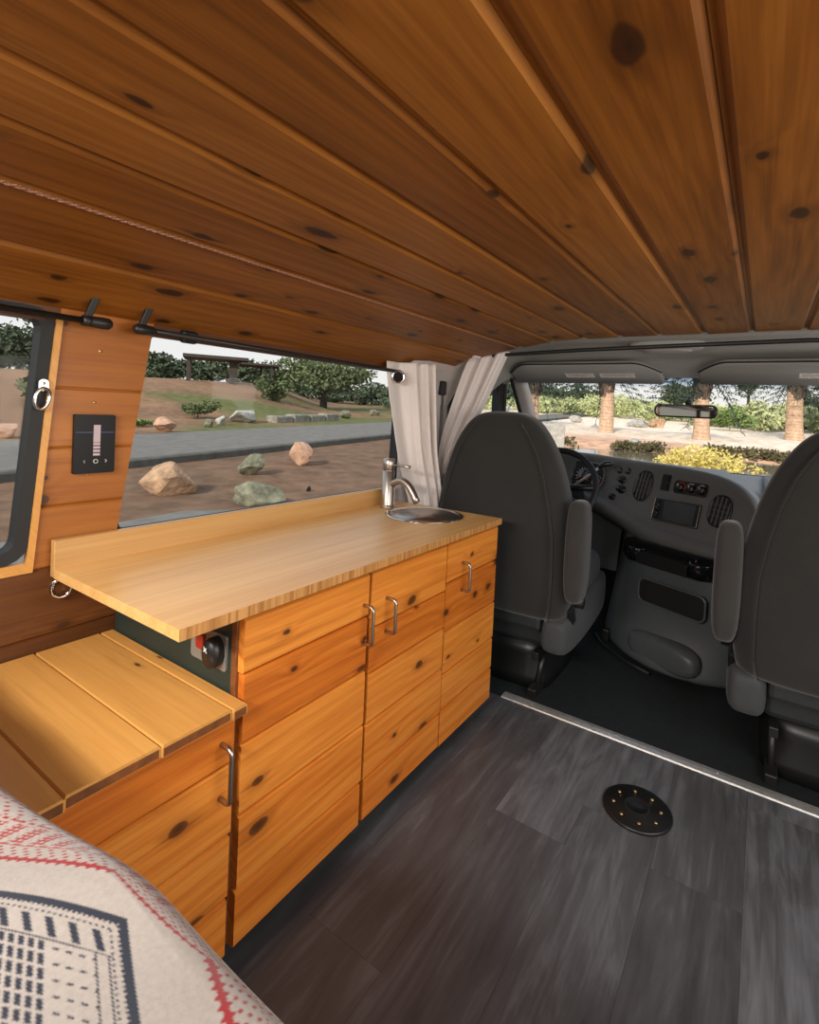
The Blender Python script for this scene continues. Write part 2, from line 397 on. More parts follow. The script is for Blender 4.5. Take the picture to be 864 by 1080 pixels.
# ================================================================ VAN SHELL
XL, XR = -1.17, 0.59            # inner walls
YB, YS, YW = -1.05, 1.68, 1.91  # back, metal strip, front edge of the wooden ceiling
# ---- ceiling: tongue and groove boards running front to back
prof = [(-1.19, 1.160), (-1.02, 1.235), (-0.835, 1.272), (-0.705, 1.292), (-0.583, 1.299), (-0.453, 1.30), (-0.322, 1.30), (-0.187, 1.30), (-0.052, 1.30), (0.083, 1.30), (0.218, 1.297), (0.345, 1.285), (0.475, 1.255), (0.61, 1.165)]
mb = MB()
for i in range(len(prof)-1):
    (x0, z0), (x1, z1) = prof[i], prof[i+1]
    d = Vector((x1-x0, 0, z1-z0)); L = d.length; d.normalize(); nn = Vector((d.z, 0, -d.x))
    if nn.z > 0: nn = -nn
    y1 = YW + random.uniform(-0.004, 0.004)
    if x1 <= -0.8: y1 = 1.86 if x1 < -1.0 else 1.9
    g = 0.004; ch = 0.008
    cs = [(0, 0.022), (0, -0.006+0.012), (g, 0.008-0.001), (g+ch, 0.0), (L-g-ch*0.6, 0.0), (L-g*0.4, 0.007), (L, 0.007), (L, 0.022)]
    if i % 3 == 1: cs[3] = (g+ch*1.6, -0.002)
    rings = []
    for yy in [YB, -0.5, 0, 0.5, 1.0, 1.5, y1]:
        rings.append([Vector((x0, yy, z0))+d*a-nn*b for a, b in cs])
    mb.loft(rings, smooth=False)
bk = [[Vector((x, yy, z+0.03)) for x, z in prof] for yy in (YB, YW-0.01)]
mb.grid(bk, smooth=False)  # unseen backing sheet added above the boards against light leaks
struct(mb.build('ceiling', M['ceil']))
# twisted cord laid along one ceiling seam
mb = MB(); pts = []
for k in range(2): 
    mb.tube([(-0.837+0.0015*math.cos(t*1.1+k*PI), YB+0.02+t*(YW-YB-0.04)/700, 1.2690+0.0015*math.sin(t*1.1+k*PI)) for t in range(701)], 0.0017, 5)
struct(mb.build('trim_1', M['cordm']))

# ---- left wall
mb = MB()
def boards(mb, y0, y1, zs, x, th=0.014, ya=None, yb=None):
    """horizontal boards with chamfered edges on the left wall; ya(z), yb(z) give slanting ends"""
    for z0, z1 in zip(zs, zs[1:]):
        e = 0.004
        a = lambda z: ya(z) if ya else y0
        b = lambda z: yb(z) if yb else y1
        q = [(x-th, z0), (x-0.003, z0), (x, z0+e), (x, z1-e), (x-0.003, z1-0.0005), (x-th, z1-0.0005)]
        mb.loft([[Vector((px, a(z), z)) for px, z in q], [Vector((px, b(z), z)) for px, z in q]], smooth=False)
pil_a = lambda z: lerp(0.400, 0.440, (z-0.66)/0.5); pil_b = lambda z: lerp(0.556, 0.622, (z-0.70)/0.46)
boards(mb, 0, 0, [0.6552, 0.777, 0.893, 1.012, 1.172], XL, ya=pil_a, yb=pil_b)
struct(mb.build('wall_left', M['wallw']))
mb = MB()
boards(mb, YB, 1.55, [0.0, 0.13, 0.26, 0.39, 0.52, 0.655], XL)
boards(mb, 0.5555, 1.55, [0.6551, 0.70], XL)
mb.box((XL-0.016, YB, 1.14), (XL-0.001, 1.60, 1.19))
mb.box((XL-0.03, YB, 0), (XL-0.02, 1.55, 0.64))
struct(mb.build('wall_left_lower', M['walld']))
# small pale screws in the pillar boards are pattern of the wall
mb = MB()
for y, z in ((0.513, 1.093), (0.505, 0.985), (0.495, 0.835)):
    mb.lathe([(0, 0.0015), (0.0028, 0.001), (0.003, 0)], 10, Matrix.Translation((XL, y, z)) @ Matrix.Rotation(PI/2, 4, 'Y'))
o = mb.build('wall_screws', M['brass']); struct(o)
# wooden edging along the rear window opening
mb = MB()
mb.loft([[Vector((XL-0.012, pil_a(z)-0.007, z)), Vector((XL+0.005, pil_a(z)-0.007, z)), Vector((XL+0.005, pil_a(z)+0.004, z)), Vector((XL-0.012, pil_a(z)+0.004, z))] for z in (0.653, 0.9, 1.155)], smooth=False)
mb.box((XL-0.012, YB, 0.653), (XL+0.0046, 0.3985, 0.672))
struct(mb.build('trim_2', M['bench']))

def window(name, poly, x, fw, parent_mats):
    """poly: (y,z) outline; rubber frame with depth and a pane"""
    n = len(poly); cy = sum(p[0] for p in poly)/n; cz = sum(p[1] for p in poly)/n
    inner = []
    for k in range(n):
        p0, p1, p2 = Vector(poly[k-1]), Vector(poly[k]), Vector(poly[(k+1) % n])
        t = (p2-p0).normalized(); nrm = Vector((-t.y, t.x))
        if nrm.dot(Vector((cy, cz))-p1) < 0: nrm = -nrm
        inner.append(p1+nrm*fw)
    mb = MB(); rings = []
    for (pp, xx) in ((poly, x+0.004), (poly, x+0.012), (inner, x+0.010), (inner, x-0.025), (poly, x-0.025)):
        rings.append([Vector((xx, p[0], p[1])) for p in pp])
    vs = [p for r in rings for p in r]; fs = []
    R = len(rings)
    for i in range(R):
        for k in range(n): fs.append([i*n+k, i*n+(k+1) % n, ((i+1) % R)*n+(k+1) % n, ((i+1) % R)*n+k])
    mb.raw(vs, fs, False)
    o = struct(mb.build(name, M['rubber'], loc=(x, cy, cz)))
    g = MB(); g.raw([Vector((x-0.012, p[0], p[1])) for p in inner], [list(range(n))], False); g.build('pane', M['glass'], o)
    return o
def round_poly(pts, r, n=5):
    out = []
    L = len(pts)
    for k in range(L):
        p0, p1, p2 = Vector(pts[k-1]), Vector(pts[k]), Vector(pts[(k+1) % L])
        a = p1+(p0-p1).normalized()*r; b = p1+(p2-p1).normalized()*r
        for i in range(n+1):
            t = i/n; out.append(a*(1-t)**2+p1*2*t*(1-t)+b*t*t)
    return out
window('window_1', round_poly([(-0.75, 0.672), (0.397, 0.672), (0.436, 1.165), (-0.75, 1.165)], 0.05), XL-0.012, 0.024, None)
window('window_2', round_poly([(0.545, 0.69), (1.575, 0.69), (1.60, 1.168), (0.612, 1.168)], 0.05), XL-0.018, 0.012, None)

# ---- front left: B pillar, door with window, A pillar
mb = MB()
rows = []; ff = lambda z: 0.24*max(0, (z-1.02)/0.18)**1.4+0.04*max(0, (0.9-z)/0.35)
for k in range(15):
    t = k/14
    z = lerp(0.55, 1.29, t); x = XL+0.02+0.0*t + (0.10*max(0, (t-0.72)/0.28)**2)
    rows.append([Vector((x-0.03, 1.575, z)), Vector((x, 1.58, z)), Vector((x+0.012, 1.66, z)), Vector((x+0.012, 1.80, z)), Vector((x, 1.88+ff(z), z)), Vector((x-0.04, 1.90+ff(z), z))])
mb.grid(rows)
struct(mb.build('wall_left_pillar', M['trimg']))
door = MB()
door.box((XL-0.05, 1.90, 0.0), (XL+0.0, 2.60, 0.80), 0.02)
o = struct(door.build('door_1', M['cons'], loc=(XL, 2.2, 0.0)))
MB().box((XL+0.0, 1.98, 0.50), (XL+0.055, 2.40, 0.56), 0.015, mi=0).build('armrest', M['cons'], o)
win = MB()
for a, b in ((( 1.93, 0.80), (1.97, 1.20)), ((2.405, 0.80), (2.425, 1.185)), ((2.435, 0.80), (2.455, 1.185)), ((2.47, 0.78), (2.50, 1.185))):
    win.box((XL-0.03, a[0], a[1]), (XL+0.012, b[0], b[1]), 0.004)
win.box((XL-0.03, 1.93, 1.185), (XL+0.012, 2.50, 1.215), 0.004); win.box((XL-0.03, 1.93, 0.79), (XL+0.012, 2.50, 0.815), 0.004)
w3 = struct(win.build('window_3', M['rubber'], loc=(XL, 2.2, 1.0)))
g = MB(); g.raw([(XL-0.01, 1.95, 0.8), (XL-0.01, 2.48, 0.8), (XL-0.01, 2.48, 1.2), (XL-0.01, 1.95, 1.2)], [[0, 1, 2, 3]]); g.build('pane', M['glass'], w3)
# A pillars
def apillar(s):
    cx = -0.29; mb = MB(); X = lambda x: cx+(x-cx)*s
    path = [((-1.10, 2.47, 1.235), 0.035), ((-1.095, 2.54, 1.15), 0.036), ((-1.10, 2.66, 1.0), 0.042), ((-1.11, 2.80, 0.84), 0.05), ((-1.115, 2.90, 0.74), 0.055)]
    rings = []
    for (x, y, z), r in path:
        rings.append([Vector((X(x+a), y+b*0.7, z+b*0.6)) for a, b in sup(r, r, 16, 3)])
    mb.loft(rings); return mb
struct(apillar(1).build('trim_3', M['trimg'])); struct(apillar(-1).build('trim_4', M['trimg']))

# ---- headliner over the cab (soft, dropping to the windshield header)
mb = MB(); rows = []
XC = -0.29; HWD = 0.90
hp = [(1.885, 1.312), (1.92, 1.308), (1.94, 1.300), (2.05, 1.300), (2.18, 1.295), (2.28, 1.275), (2.36, 1.240), (2.42, 1.212), (2.455, 1.198), (2.47, 1.20), (2.47, 1.23)]
for y, z in hp:
    r = []
    for k in range(29):
        u = -1+2*k/28; dz = -0.13*max(0, (abs(u)-0.72)/0.28)**2 * (1 if y < 2.4 else 0.35)
        r.append(Vector((XC+u*HWD, y, z+dz)))
    rows.append(r)
mb.grid(rows)
struct(mb.build('ceiling_headliner', M['head']))
# side rails above the cab doors
for nm, xx in (('trim_5', XL), ('trim_6', XR)):
    s = 1 if xx < 0 else -1
    mb = MB(); mb.loft([[Vector((xx+s*a, y, 1.225+b)) for a, b in sup(0.045, 0.05, 14, 2.5)] for y in (1.90, 2.1, 2.3, 2.50)])
    struct(mb.build(nm, M['trimg']))

# ---- windshield
rows = []
for i in range(9):
    t = i/8; r = []
    for k in range(25):
        u = -1+2*k/24
        r.append(Vector((XC+u*lerp(0.80, 0.84, t), lerp(2.47, 2.93, t)-0.10*u*u, lerp(1.215, 0.76, t))))
    rows.append(r)
g = MB(); g.grid(rows)
w4 = MB()
edge = [rows[0][k] for k in range(25)]+[rows[i][24] for i in range(1, 9)]+[rows[8][k] for k in range(23, -1, -1)]+[rows[i][0] for i in range(7, 0, -1)]
w4.tube(edge, 0.010, 6, closed=True)
ws = struct(w4.build('window_4', M['rubber'], loc=(XC, 2.7, 0.8)))
g.build('pane', M['wglass'], ws)

# ---- right wall (off to the right of the picture), side door gap left open so light enters, and cab door
mb = MB()
def rboards(y0, y1, zs):
    for z0, z1 in zip(zs, zs[1:]): mb.box((XR, y0, z0+0.001), (XR+0.014, y1, z1), 0.003, 1)
rboards(YB, -0.35, [0, 0.13, 0.26, 0.39, 0.52, 0.65, 0.78, 0.91, 1.04, 1.17])
rboards(1.50, 1.66, [0, 0.13, 0.26, 0.39, 0.52, 0.65, 0.78, 0.91, 1.04, 1.17])
struct(mb.build('wall_right', M['walld']))
mb = MB(); mb.box((XR, 1.62, 0.0), (XR+0.04, 1.92, 1.25), 0.01); struct(mb.build('wall_right_pillar', M['trimg']))
mb = MB(); mb.box((XR, 1.92, 0.0), (XR+0.05, 2.60, 0.80), 0.02); struct(mb.build('door_2', M['cons'], loc=(XR, 2.2, 0)))
win = MB()
for a, b in (((1.93, 0.80), (1.97, 1.20)), ((2.47, 0.78), (2.50, 1.2))): win.box((XR-0.012, a[0], a[1]), (XR+0.03, b[0], b[1]), 0.004)
win.box((XR-0.012, 1.93, 1.185), (XR+0.03, 2.50, 1.215), 0.004)
w5 = struct(win.build('window_5', M['rubber'], loc=(XR, 2.2, 1.0)))
g = MB(); g.raw([(XR+0.01, 1.95, 0.8), (XR+0.01, 2.48, 0.8), (XR+0.01, 2.48, 1.2), (XR+0.01, 1.95, 1.2)], [[0, 1, 2, 3]]); g.build('pane', M['glass'], w5)
mb = MB()
for k in range(10): mb.box((XL, YB-0.014, k*0.13+0.001), (XR, YB, (k+1)*0.13), 0.003, 1)
struct(mb.build('wall_back', M['walld']))

# ---- floor: dark vinyl planks running front to back
mb = MB(); random.seed(23); pw = 0.178
x = XL-0.06; col = 0
while x < XR:
    y = YB-random.uniform(0, 0.9)
    x1 = min(x+pw, XR)
    while y < YS-0.02:
        y1 = min(y+0.92, YS-0.02); ya = max(y, YB)
        if y1-ya > 0.02 and x1-max(x, XL) > 0.01:
            mb.box((max(x, XL)+0.0002, ya+0.0002, -0.006), (x1-0.0002, y1-0.0002, 0.0))
        y += 0.92
    x += pw
mb.box((XL, YB, -0.03), (XR, YS, -0.004), mi=1)
struct(mb.build('floor', [M['floor'], M['seam']]))
mb = MB(); rows = []
for y, z in ((1.68, -0.004), (1.72, -0.012), (2.2, -0.012), (2.5, -0.01), (2.75, 0.12), (2.9, 0.3)):
    rows.append([Vector((XL+k*(XR-XL)/20, y, z+0.002*math.sin(k*2.1+y*9))) for k in range(21)])
mb.grid(rows); mb.box((XL, 1.69, -0.04), (XR, 2.6, -0.02))
struct(mb.build('floor_cab', M['mat']))
mb = MB(); mb.loft([[Vector((x, y, z)) for y, z in ((1.655, 0.0002), (1.658, 0.004), (1.675, 0.006), (1.694, 0.004), (1.70, -0.012), (1.68, -0.012))] for x in (-0.73, XR)], smooth=False)
for k in range(5): mb.lathe([(0, 0.0075), (0.003, 0.007), (0.0035, 0.0055)], 8, Matrix.Translation((-0.62+k*0.28, 1.676, 0)))
struct(mb.build('trim_7', M['alu']))
# fire wall under the dash
mb = MB(); mb.box((XL, 2.88, -0.02), (XR, 2.91, 0.74)); struct(mb.build('wall_front', M['recess']))

# ================================================================ KITCHEN
XF = -0.727   # door faces
def handle(y, z, L, parent, x=XF):
    """bent bar pull, standing off the door"""
    mb = MB(); r = 0.0042; d = 0.028; pts = [(x-0.001, y, z+L/2)]
    for k in range(7): a = PI/2*k/6; pts.append((x+d-0.010+0.010*math.sin(a), y, z+L/2-0.010+0.010*math.cos(a)))
    for k in range(7): a = PI/2*k/6; pts.append((x+d-0.010+0.010*math.cos(a), y, z-L/2+0.010-0.010*math.sin(a)))
    pts.append((x-0.001, y, z-L/2)); mb.tube(pts, r, 10)
    return mb.build('handle', M['steel'], parent)
def door_boards(y0, y1, zs, x, th=0.016, seed=0):
    rr = random.Random(seed); mb = MB()
    for z0, z1 in zip(zs, zs[1:]):
        e = 0.006; a = y0+rr.uniform(0, 0.0035); b = y1-rr.uniform(0, 0.0035)
        q = [(x-th, z0), (x-0.0025, z0), (x, z0+e*0.6), (x, z1-e), (x-0.005, z1-0.0034), (x-th, z1-0.0034)]
        mb.loft([[Vector((px, a, z)) for px, z in q], [Vector((px, b, z)) for px, z in q]], smooth=False)
    return mb
cab = thing('kitchen_cabinet', (-0.94, 1.05, 0.0), 'orange cedar kitchen cabinet with three doors under the bamboo counter', 'cabinet')
mb = MB()
mb.box((-1.165, 0.565, 0.045), (XF-0.022, 0.580, 0.634)); mb.box((-1.165, 1.53, 0.045), (XF-0.022, 1.546, 0.634))
mb.box((-1.165, 0.58, 0.045), (-1.155, 1.53, 0.634)); mb.box((-1.155, 0.58, 0.045), (XF-0.022, 1.53, 0.06))
mb.box((XF-0.034, 0.565, 0.045), (XF-0.018, 1.546, 0.634), mi=1); mb.box((-1.16, 0.60, 0.0), (XF-0.06, 1.52, 0.046), mi=1)
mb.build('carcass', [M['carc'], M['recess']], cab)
mb = MB(); mb.box((-1.165, 0.557, 0.045), (XF-0.030, 0.5648, 0.634)); mb.build('side_panel', M['green'], cab)
mb = MB(); mb.box((XF-0.030, 0.556, 0.045), (XF-0.0165, 0.5648, 0.634), 0.001); mb.build('edge_post', M['bedge'], cab)
d1 = door_boards(0.560, 0.891, [0.045, 0.148, 0.281, 0.408, 0.532, 0.630], XF, seed=1).build('door', M['door'], cab)
handle(0.874, 0.518, 0.085, d1)
d2 = door_boards(0.899, 1.229, [0.048, 0.146, 0.275, 0.392, 0.497, 0.630], XF, seed=2).build('door', M['door'], cab)
handle(0.957, 0.514, 0.080, d2)
d3 = door_boards(1.232, 1.553, [0.045, 0.150, 0.253, 0.375, 0.517, 0.630], XF, seed=3).build('door', M['door'], cab)
handle(1.318, 0.517, 0.082, d3)

ct = MB()
ZC = 0.657; XS = -0.712; SX, SY, SR = -0.925, 1.401, 0.118
# counter slab with a round hole for the sink
nh = 48; ring = [(SX+SR*0.97*math.cos(2*PI*k/nh), SY+SR*0.97*math.sin(2*PI*k/nh)) for k in range(nh)]
x0, x1, y0, y1 = -1.147, XS, 0.432, 1.548
def onrect(a):
    c, s_ = math.cos(a), math.sin(a); t = 1e9
    for (lo, hi, o_, d_) in ((x0, x1, SX, c), (y0, y1, SY, s_)):
        if abs(d_) > 1e-9:
            for w in (lo, hi):
                q = (w-o_)/d_
                if q > 0: t = min(t, q)
    return (SX+c*t, SY+s_*t)
ang = [2*PI*k/nh for k in range(nh)]; outer = [onrect(a) for a in ang]
corners = [(x0, y0), (x1, y0), (x1, y1), (x0, y1)]
for zz, flip in ((ZC, False), (ZC-0.019, True)):
    for k in range(nh):
        a, b = outer[k], outer[(k+1) % nh]; poly = [ring[k], a]
        if abs(a[0]-b[0]) > 1e-6 and abs(a[1]-b[1]) > 1e-6:
            c = min(corners, key=lambda q: (q[0]-a[0])**2+(q[1]-a[1])**2 if False else abs(q[0]-(a[0] if a[0] in (x0, x1) else b[0]))+abs(q[1]-(a[1] if a[1] in (y0, y1) else b[1])))
            aa = a if abs(a[0]-x0) < 1e-6 or abs(a[0]-x1) < 1e-6 else b; bb = b if aa is a else a
            poly.append((aa[0], bb[1]))
        poly += [b, ring[(k+1) % nh]]
        ct.raw([(p[0], p[1], zz) for p in poly], [list(range(len(poly)))], False)
e = [(x0, y0), (x1, y0), (x1, y1), (x0, y1)]
for k in range(4):
    a, b = e[k], e[(k+1) % 4]
    ct.raw([(a[0], a[1], ZC-0.019), (b[0], b[1], ZC-0.019), (b[0], b[1], ZC), (a[0], a[1], ZC)], [[0, 1, 2, 3]], False, 1 if k in (1, 2) else 0)
for k in range(nh):
    a, b = ring[k], ring[(k+1) % nh]; ct.raw([(a[0], a[1], ZC-0.019), (b[0], b[1], ZC-0.019), (b[0], b[1], ZC), (a[0], a[1], ZC)], [[0, 1, 2, 3]])
counter = ct.build('countertop', [M['bamboo'], M['bambooe']], loc=(-0.93, 0.99, ZC-0.019), recalc=False)
tag(counter, 'long bamboo countertop lying on the cedar cabinet, overhanging the bench', 'countertop')
mb = MB(); mb.box((-1.164, 0.432, ZC-0.019), (-1.1471, 1.52, 0.712), 0.0015, 1); mb.build('backsplash', M['bambood'], counter)

# sink
mb = MB(); prof_s = [(SR+0.012, 0.0005), (SR+0.012, 0.003), (SR+0.006, 0.005), (SR, 0.0045), (SR-0.004, 0.001)]
sink = MB().lathe([(SR-0.006, 0.002), (SR-0.008, -0.02), (SR-0.016, -0.085), (SR-0.03, -0.1), (0.03, -0.106), (0.0001, -0.106)], 48, Matrix.Translation((SX, SY, ZC))).lathe([(SR-0.003, 0.0), (SR-0.010, -0.03), (SR-0.012, -0.09), (0.0001, -0.112)], 48, Matrix.Translation((SX, SY, ZC))).build('sink', M['steel'], loc=(SX, SY, ZC), recalc=False)
tag(sink, 'small round stainless steel sink set into the bamboo counter', 'sink')
MB().lathe(prof_s, 48, Matrix.Translation((SX, SY, ZC))).build('rim', M['chrome'], sink)
MB().lathe([(0.026, -0.1055), (0.026, -0.103), (0.02, -0.1025), (0.0001, -0.1025)], 24, Matrix.Translation((SX, SY, ZC))).build('drain', M['chrome'], sink)
# faucet
FX, FY = -1.092, 1.415
fa = thing('faucet', (FX, FY, ZC), 'brushed nickel single lever faucet standing behind the round sink', 'faucet')
MB().lathe([(0.0245, 0), (0.0245, 0.006), (0.0215, 0.008), (0.0205, 0.012), (0.0205, 0.128), (0.019, 0.129), (0.019, 0.131), (0.0205, 0.132), (0.0205, 0.168), (0.018, 0.171), (0.0001, 0.171)], 28, Matrix.Translation((FX, FY, ZC))).build('body', M['steel'], fa)
mb = MB(); pts = []; rr_ = []
for k in range(15):
    t = k/14; pts.append((FX+0.012+0.112*t, FY+0.003*t, ZC+0.085+0.016*math.sin(PI*min(1, t*1.05))*1.0-0.052*max(0, (t-0.35)/0.65)**2)); rr_.append(0.0125)
mb.tube(pts, rr_, 16); mb.build('spout', M['steel'], fa)
mb = MB(); mb.tube([(FX+0.01, FY, ZC+0.150), (FX+0.055, FY+0.002, ZC+0.151), (FX+0.088, FY+0.003, ZC+0.150), (FX+0.0885, FY+0.003, ZC+0.150)], [0.0045, 0.0045, 0.0052, 0.004], 12); mb.build('lever', M['steel'], fa)

# bench
bn = thing('storage_bench', (-0.94, 0.39, 0.0), 'low cedar storage bench with pale board top beside the bed', 'bench')
mb = MB()
tops = [(0.236, 0.2872), (0.2876, 0.4112), (0.4116, 0.5282), (0.5286, 0.556)]
for i, (a, b) in enumerate(tops):
    xf = -0.711+[0.001, -0.003, 0.0, 0.004][i]; e = 0.002
    q = [(a, 0.474), (a, 0.487), (a+e, 0.492), (b-e*1.6, 0.492), (b-0.0002, 0.4885), (b-0.0002, 0.474)]
    mb.loft([[Vector((x, y, z)) for y, z in q] for x in (-1.165, xf)], smooth=False)
o = mb.build('top', M['bench'], bn)
mb = MB()
for i, (a, b) in enumerate(tops):
    xf = -0.711+[0.001, -0.003, 0.0, 0.004][i]
    mb.box((xf-0.004, a+0.001, 0.4735), (xf+0.0006, b-0.0015, 0.4885), 0.0015, 1)
mb.build('top_edge', M['bedge'], bn)
mb = MB(); mb.box((-1.16, 0.240, 0.045), (XF-0.02, 0.254, 0.473)); mb.box((-1.16, 0.538, 0.045), (XF-0.02, 0.549, 0.473)); mb.box((XF-0.034, 0.240, 0.045), (XF-0.0165, 0.549, 0.473), mi=1); mb.box((-1.16, 0.245, 0.0), (XF-0.06, 0.54, 0.05))
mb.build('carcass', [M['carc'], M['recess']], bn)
d4 = door_boards(0.240, 0.547, [0.045, 0.150, 0.262, 0.388, 0.472], XF, seed=8).build('door', M['door'], bn)
handle(0.522, 0.384, 0.092, d4)

# power outlet on the green panel
oy = 0.557
ol = thing('power_outlet', (-0.820, oy, 0.556), 'grey outlet plate with red rocker switch on the green cabinet side', 'outlet')
F = frame((-0.820, oy, 0.556), (1, 0, 0), (0, 0, 1), (0, -1, 0))
MB().prism(rrect(0.105, 0.062, 0.004), 0, 0.004, F, bev=0.001).build('plate', M['plate'], ol)
MB().prism(rrect(0.022, 0.026, 0.002), 0.004, 0.010, F @ Matrix.Translation((-0.018, 0.006, 0)), bev=0.002).build('rocker_switch', M['redswitch'], ol)
mb = MB(); mb.lathe([(0.0195, 0.004), (0.0200, 0.018), (0.0175, 0.025), (0.0001, 0.027)], 24, F @ Matrix.Translation((0.030, 0.002, 0)) @ Matrix.Scale(1.35, 4, (0, 1, 0)))
sk = mb.build('socket_cover', M['black'], ol)
mb = MB()
mb.prism([(1.2*r_*math.cos(k*PI/4), 1.2*r_*math.sin(k*PI/4)) for k, r_ in enumerate([0.0018, 0.006]*4)], 0, 0.0008, F @ Matrix.Translation((0.026, 0.010, 0.0268)))
mb.build('printed_mark', M['white'], sk)

# touch panel on the pillar
TP = (XL+0.0005, 0.505, 0.899)
F = frame(TP, (0, 1, 0), (0, 0, 1), (1, 0, 0))
tp = tag(MB().prism(rrect(0.078, 0.122, 0.003), 0, 0.008, F, bev=0.0015).build('touch_panel', M['satin'], loc=TP), 'black glass touch control panel on the cedar pillar', 'control panel')
mb = MB()
for k in range(9): 
    zz = 0.036-k*0.0072; w = 0.013
    mb.box((-w/2, zz-0.0025-0.0012*(k < 5), 0), (w/2, zz+0.0025+0.0012*(k < 5), 0.0004), mat=F @ Matrix.Translation((0.003, 0, 0.0081)))
mb.build('level_bars', M['disp'], tp)
mb = MB(); mb.box((-0.036, 0.0235, 0.0079), (0.036, 0.0252, 0.0083), mat=F); mb.build('status_line', M['blue'], tp)
mb = MB(); Z = Matrix.Translation((0, -0.036, 0.0083))
mb.tube([F @ Z @ Vector((-0.018, 0.003, 0)), F @ Z @ Vector((-0.021, 0, 0)), F @ Z @ Vector((-0.018, -0.003, 0))], 0.0006, 5)
mb.tube([F @ Z @ Vector((0.020, 0.003, 0)), F @ Z @ Vector((0.023, 0, 0)), F @ Z @ Vector((0.020, -0.003, 0))], 0.0006, 5)
mb.tube([F @ Z @ Vector((0.002+0.004*math.cos(a*PI/8), 0.004*math.sin(a*PI/8), 0)) for a in range(16)], 0.0007, 5, closed=True)
mb.build('symbols', M['white'], tp)

# D rings
def dring(loc, label, plate_h, R, tilt=0.0, asp=0.85):
    t = thing('d_ring', loc, label, 'ring', None); x, y, z = loc
    F = frame(loc, (0, 1, 0), (0, 0, 1), (1, 0, 0))
    MB().prism(rrect(0.016, plate_h, 0.005), 0, 0.003, F @ Matrix.Translation((0, plate_h/2, 0)), bev=0.001).lathe([(0.0001, 0.005), (0.003, 0.0045), (0.0035, 0.003)], 10, F @ Matrix.Translation((0, plate_h*0.65, 0))).build('plate', M['chrome'], t)
    pts = []
    for k in range(24): a = 2*PI*k/24; pts.append((x+0.006+0.004*math.sin(a), y+R*math.sin(a)*asp+tilt*(1-math.cos(a)), z-R*0.75+R*math.cos(a)*1.0))
    MB().tube(pts, 0.0034, 8, closed=True).build('ring', M['chrome'], t)
dring((XL+0.0055, 0.412, 1.004), 'chrome tie-down ring on the rear window edging of the pillar', 0.022, 0.020, -0.003, 0.5)
dring((XL+0.0005, 0.452, 0.625), 'chrome ring hanging from the wall below the counter end', 0.014, 0.019)

# curtain rods
def rod(path, r, label, brackets=(), ends=(), nm='curtain_rod'):
    p0 = Vector(path[0]); t = thing(nm, p0, label, 'curtain rod')
    MB().tube(path, r, 12).build('rod', M['rod'], t)
    for (y, z) in brackets:
        mb = MB(); xb = path[0][0]
        mb.tube([(xb-0.013, y-0.009, z), (xb-0.013, y+0.009, z)], 0.001, 6); mb.lathe([(0.0105, -0.009), (0.0105, 0.009)], 14, frame((xb, y, z), (1, 0, 0), (0, 0, 1), (0, 1, 0)))
        mb.box((-0.004, -0.007, 0), (0.004, 0.007, 0.050), 0.002, mat=Matrix.Translation((xb-0.004, y, z+0.004)) @ Matrix.Rotation(math.radians(14), 4, 'Y') @ Matrix.Rotation(math.radians(-14), 4, 'X'))
        mb.build('bracket', M['rod'], t)
    for (p, rr) in ends:
        MB().lathe([(rr*0.6, -0.034), (rr*0.9, -0.03), (rr, -0.006), (rr*0.95, 0.004), (rr*0.6, 0.009), (0.0001, 0.010)], 16, frame(p, (1, 0, 0), (0, 0, 1), (0, 1, 0)) if p[1] < 0.545 else frame(p, (1, 0, 0), (0, 0, -1), (0, -1, 0))).build('end_cap', M['rod'], t)
    return t
XRD = -1.128
rod([(XRD, -0.75, 1.146), (XRD, 0.49, 1.146)], 0.0062, 'black curtain rod above the rear side window, ending on the pillar', [(0.470, 1.146)], [((XRD, 0.505, 1.146), 0.012)])
rod([(XRD, 0.575, 1.146), (XRD, 1.0, 1.143), (XRD, 1.50, 1.140)], 0.0062, 'black curtain rod above the large side window behind the counter', [(0.575, 1.146)], [((XRD, 0.568, 1.146), 0.0115)])
# small dark hook over the large window
mb = MB(); mb.box((XL-0.006, 0.685, 1.135), (XL+0.012, 0.725, 1.165), 0.006); tag(mb.build('window_latch', M['black'], loc=(XL, 0.705, 1.15)), 'small black latch at the top of the large side window', 'latch')
rp = [(x, 1.945+0.0*x, interp(x, [(-1.02, 1.247), (-0.6, 1.262), (-0.3, 1.268), (0.1, 1.274), (0.5, 1.262)])) for x in [-1.0+k*0.1 for k in range(16)]]
rod(rp, 0.0075, 'long black curtain rod across the cab below the headliner', nm='curtain_rod')

# curtains
def curtain(name, left, right, tops, bots, folds, amp, label, nrm, nu=90, nv=50, phase=0.0, gath=None):
    """left/right: lists of points (top to bottom) of the side edges"""
    def along(P, t):
        f = t*(len(P)-1); i = min(int(f), len(P)-2); return Vector(P[i]).lerp(Vector(P[i+1]), f-i)
    def sm(P, t):
        # smooth by averaging
        return (along(P, max(0, t-0.08))+along(P, t)*2+along(P, min(1, t+0.08)))/4
    rows = []
    for j in range(nv+1):
        t = j/nv; a, b = sm(left, t), sm(right, t); r = []
        for i in range(nu+1):
            s = i/nu; p = a.lerp(b, s)
            w = math.sin(2*PI*(folds(s))+phase+0.5*math.sin(t*2.3+s*3)) + 0.35*math.sin(2*PI*folds(s)*2.1+1.3+t*1.5)
            r.append(p+Vector(nrm)*amp*w*(0.55+0.45*math.sin(PI*min(1, t*1.2+0.2))))
        rows.append(r)
    mb = MB(); mb.grid(rows)
    o = mb.build(name, M['curtain'], loc=sm(left, 0), recalc=False)
    md = o.modifiers.new('cloth', 'SOLIDIFY'); md.thickness = 0.0025
    return tag(o, label, 'curtain')
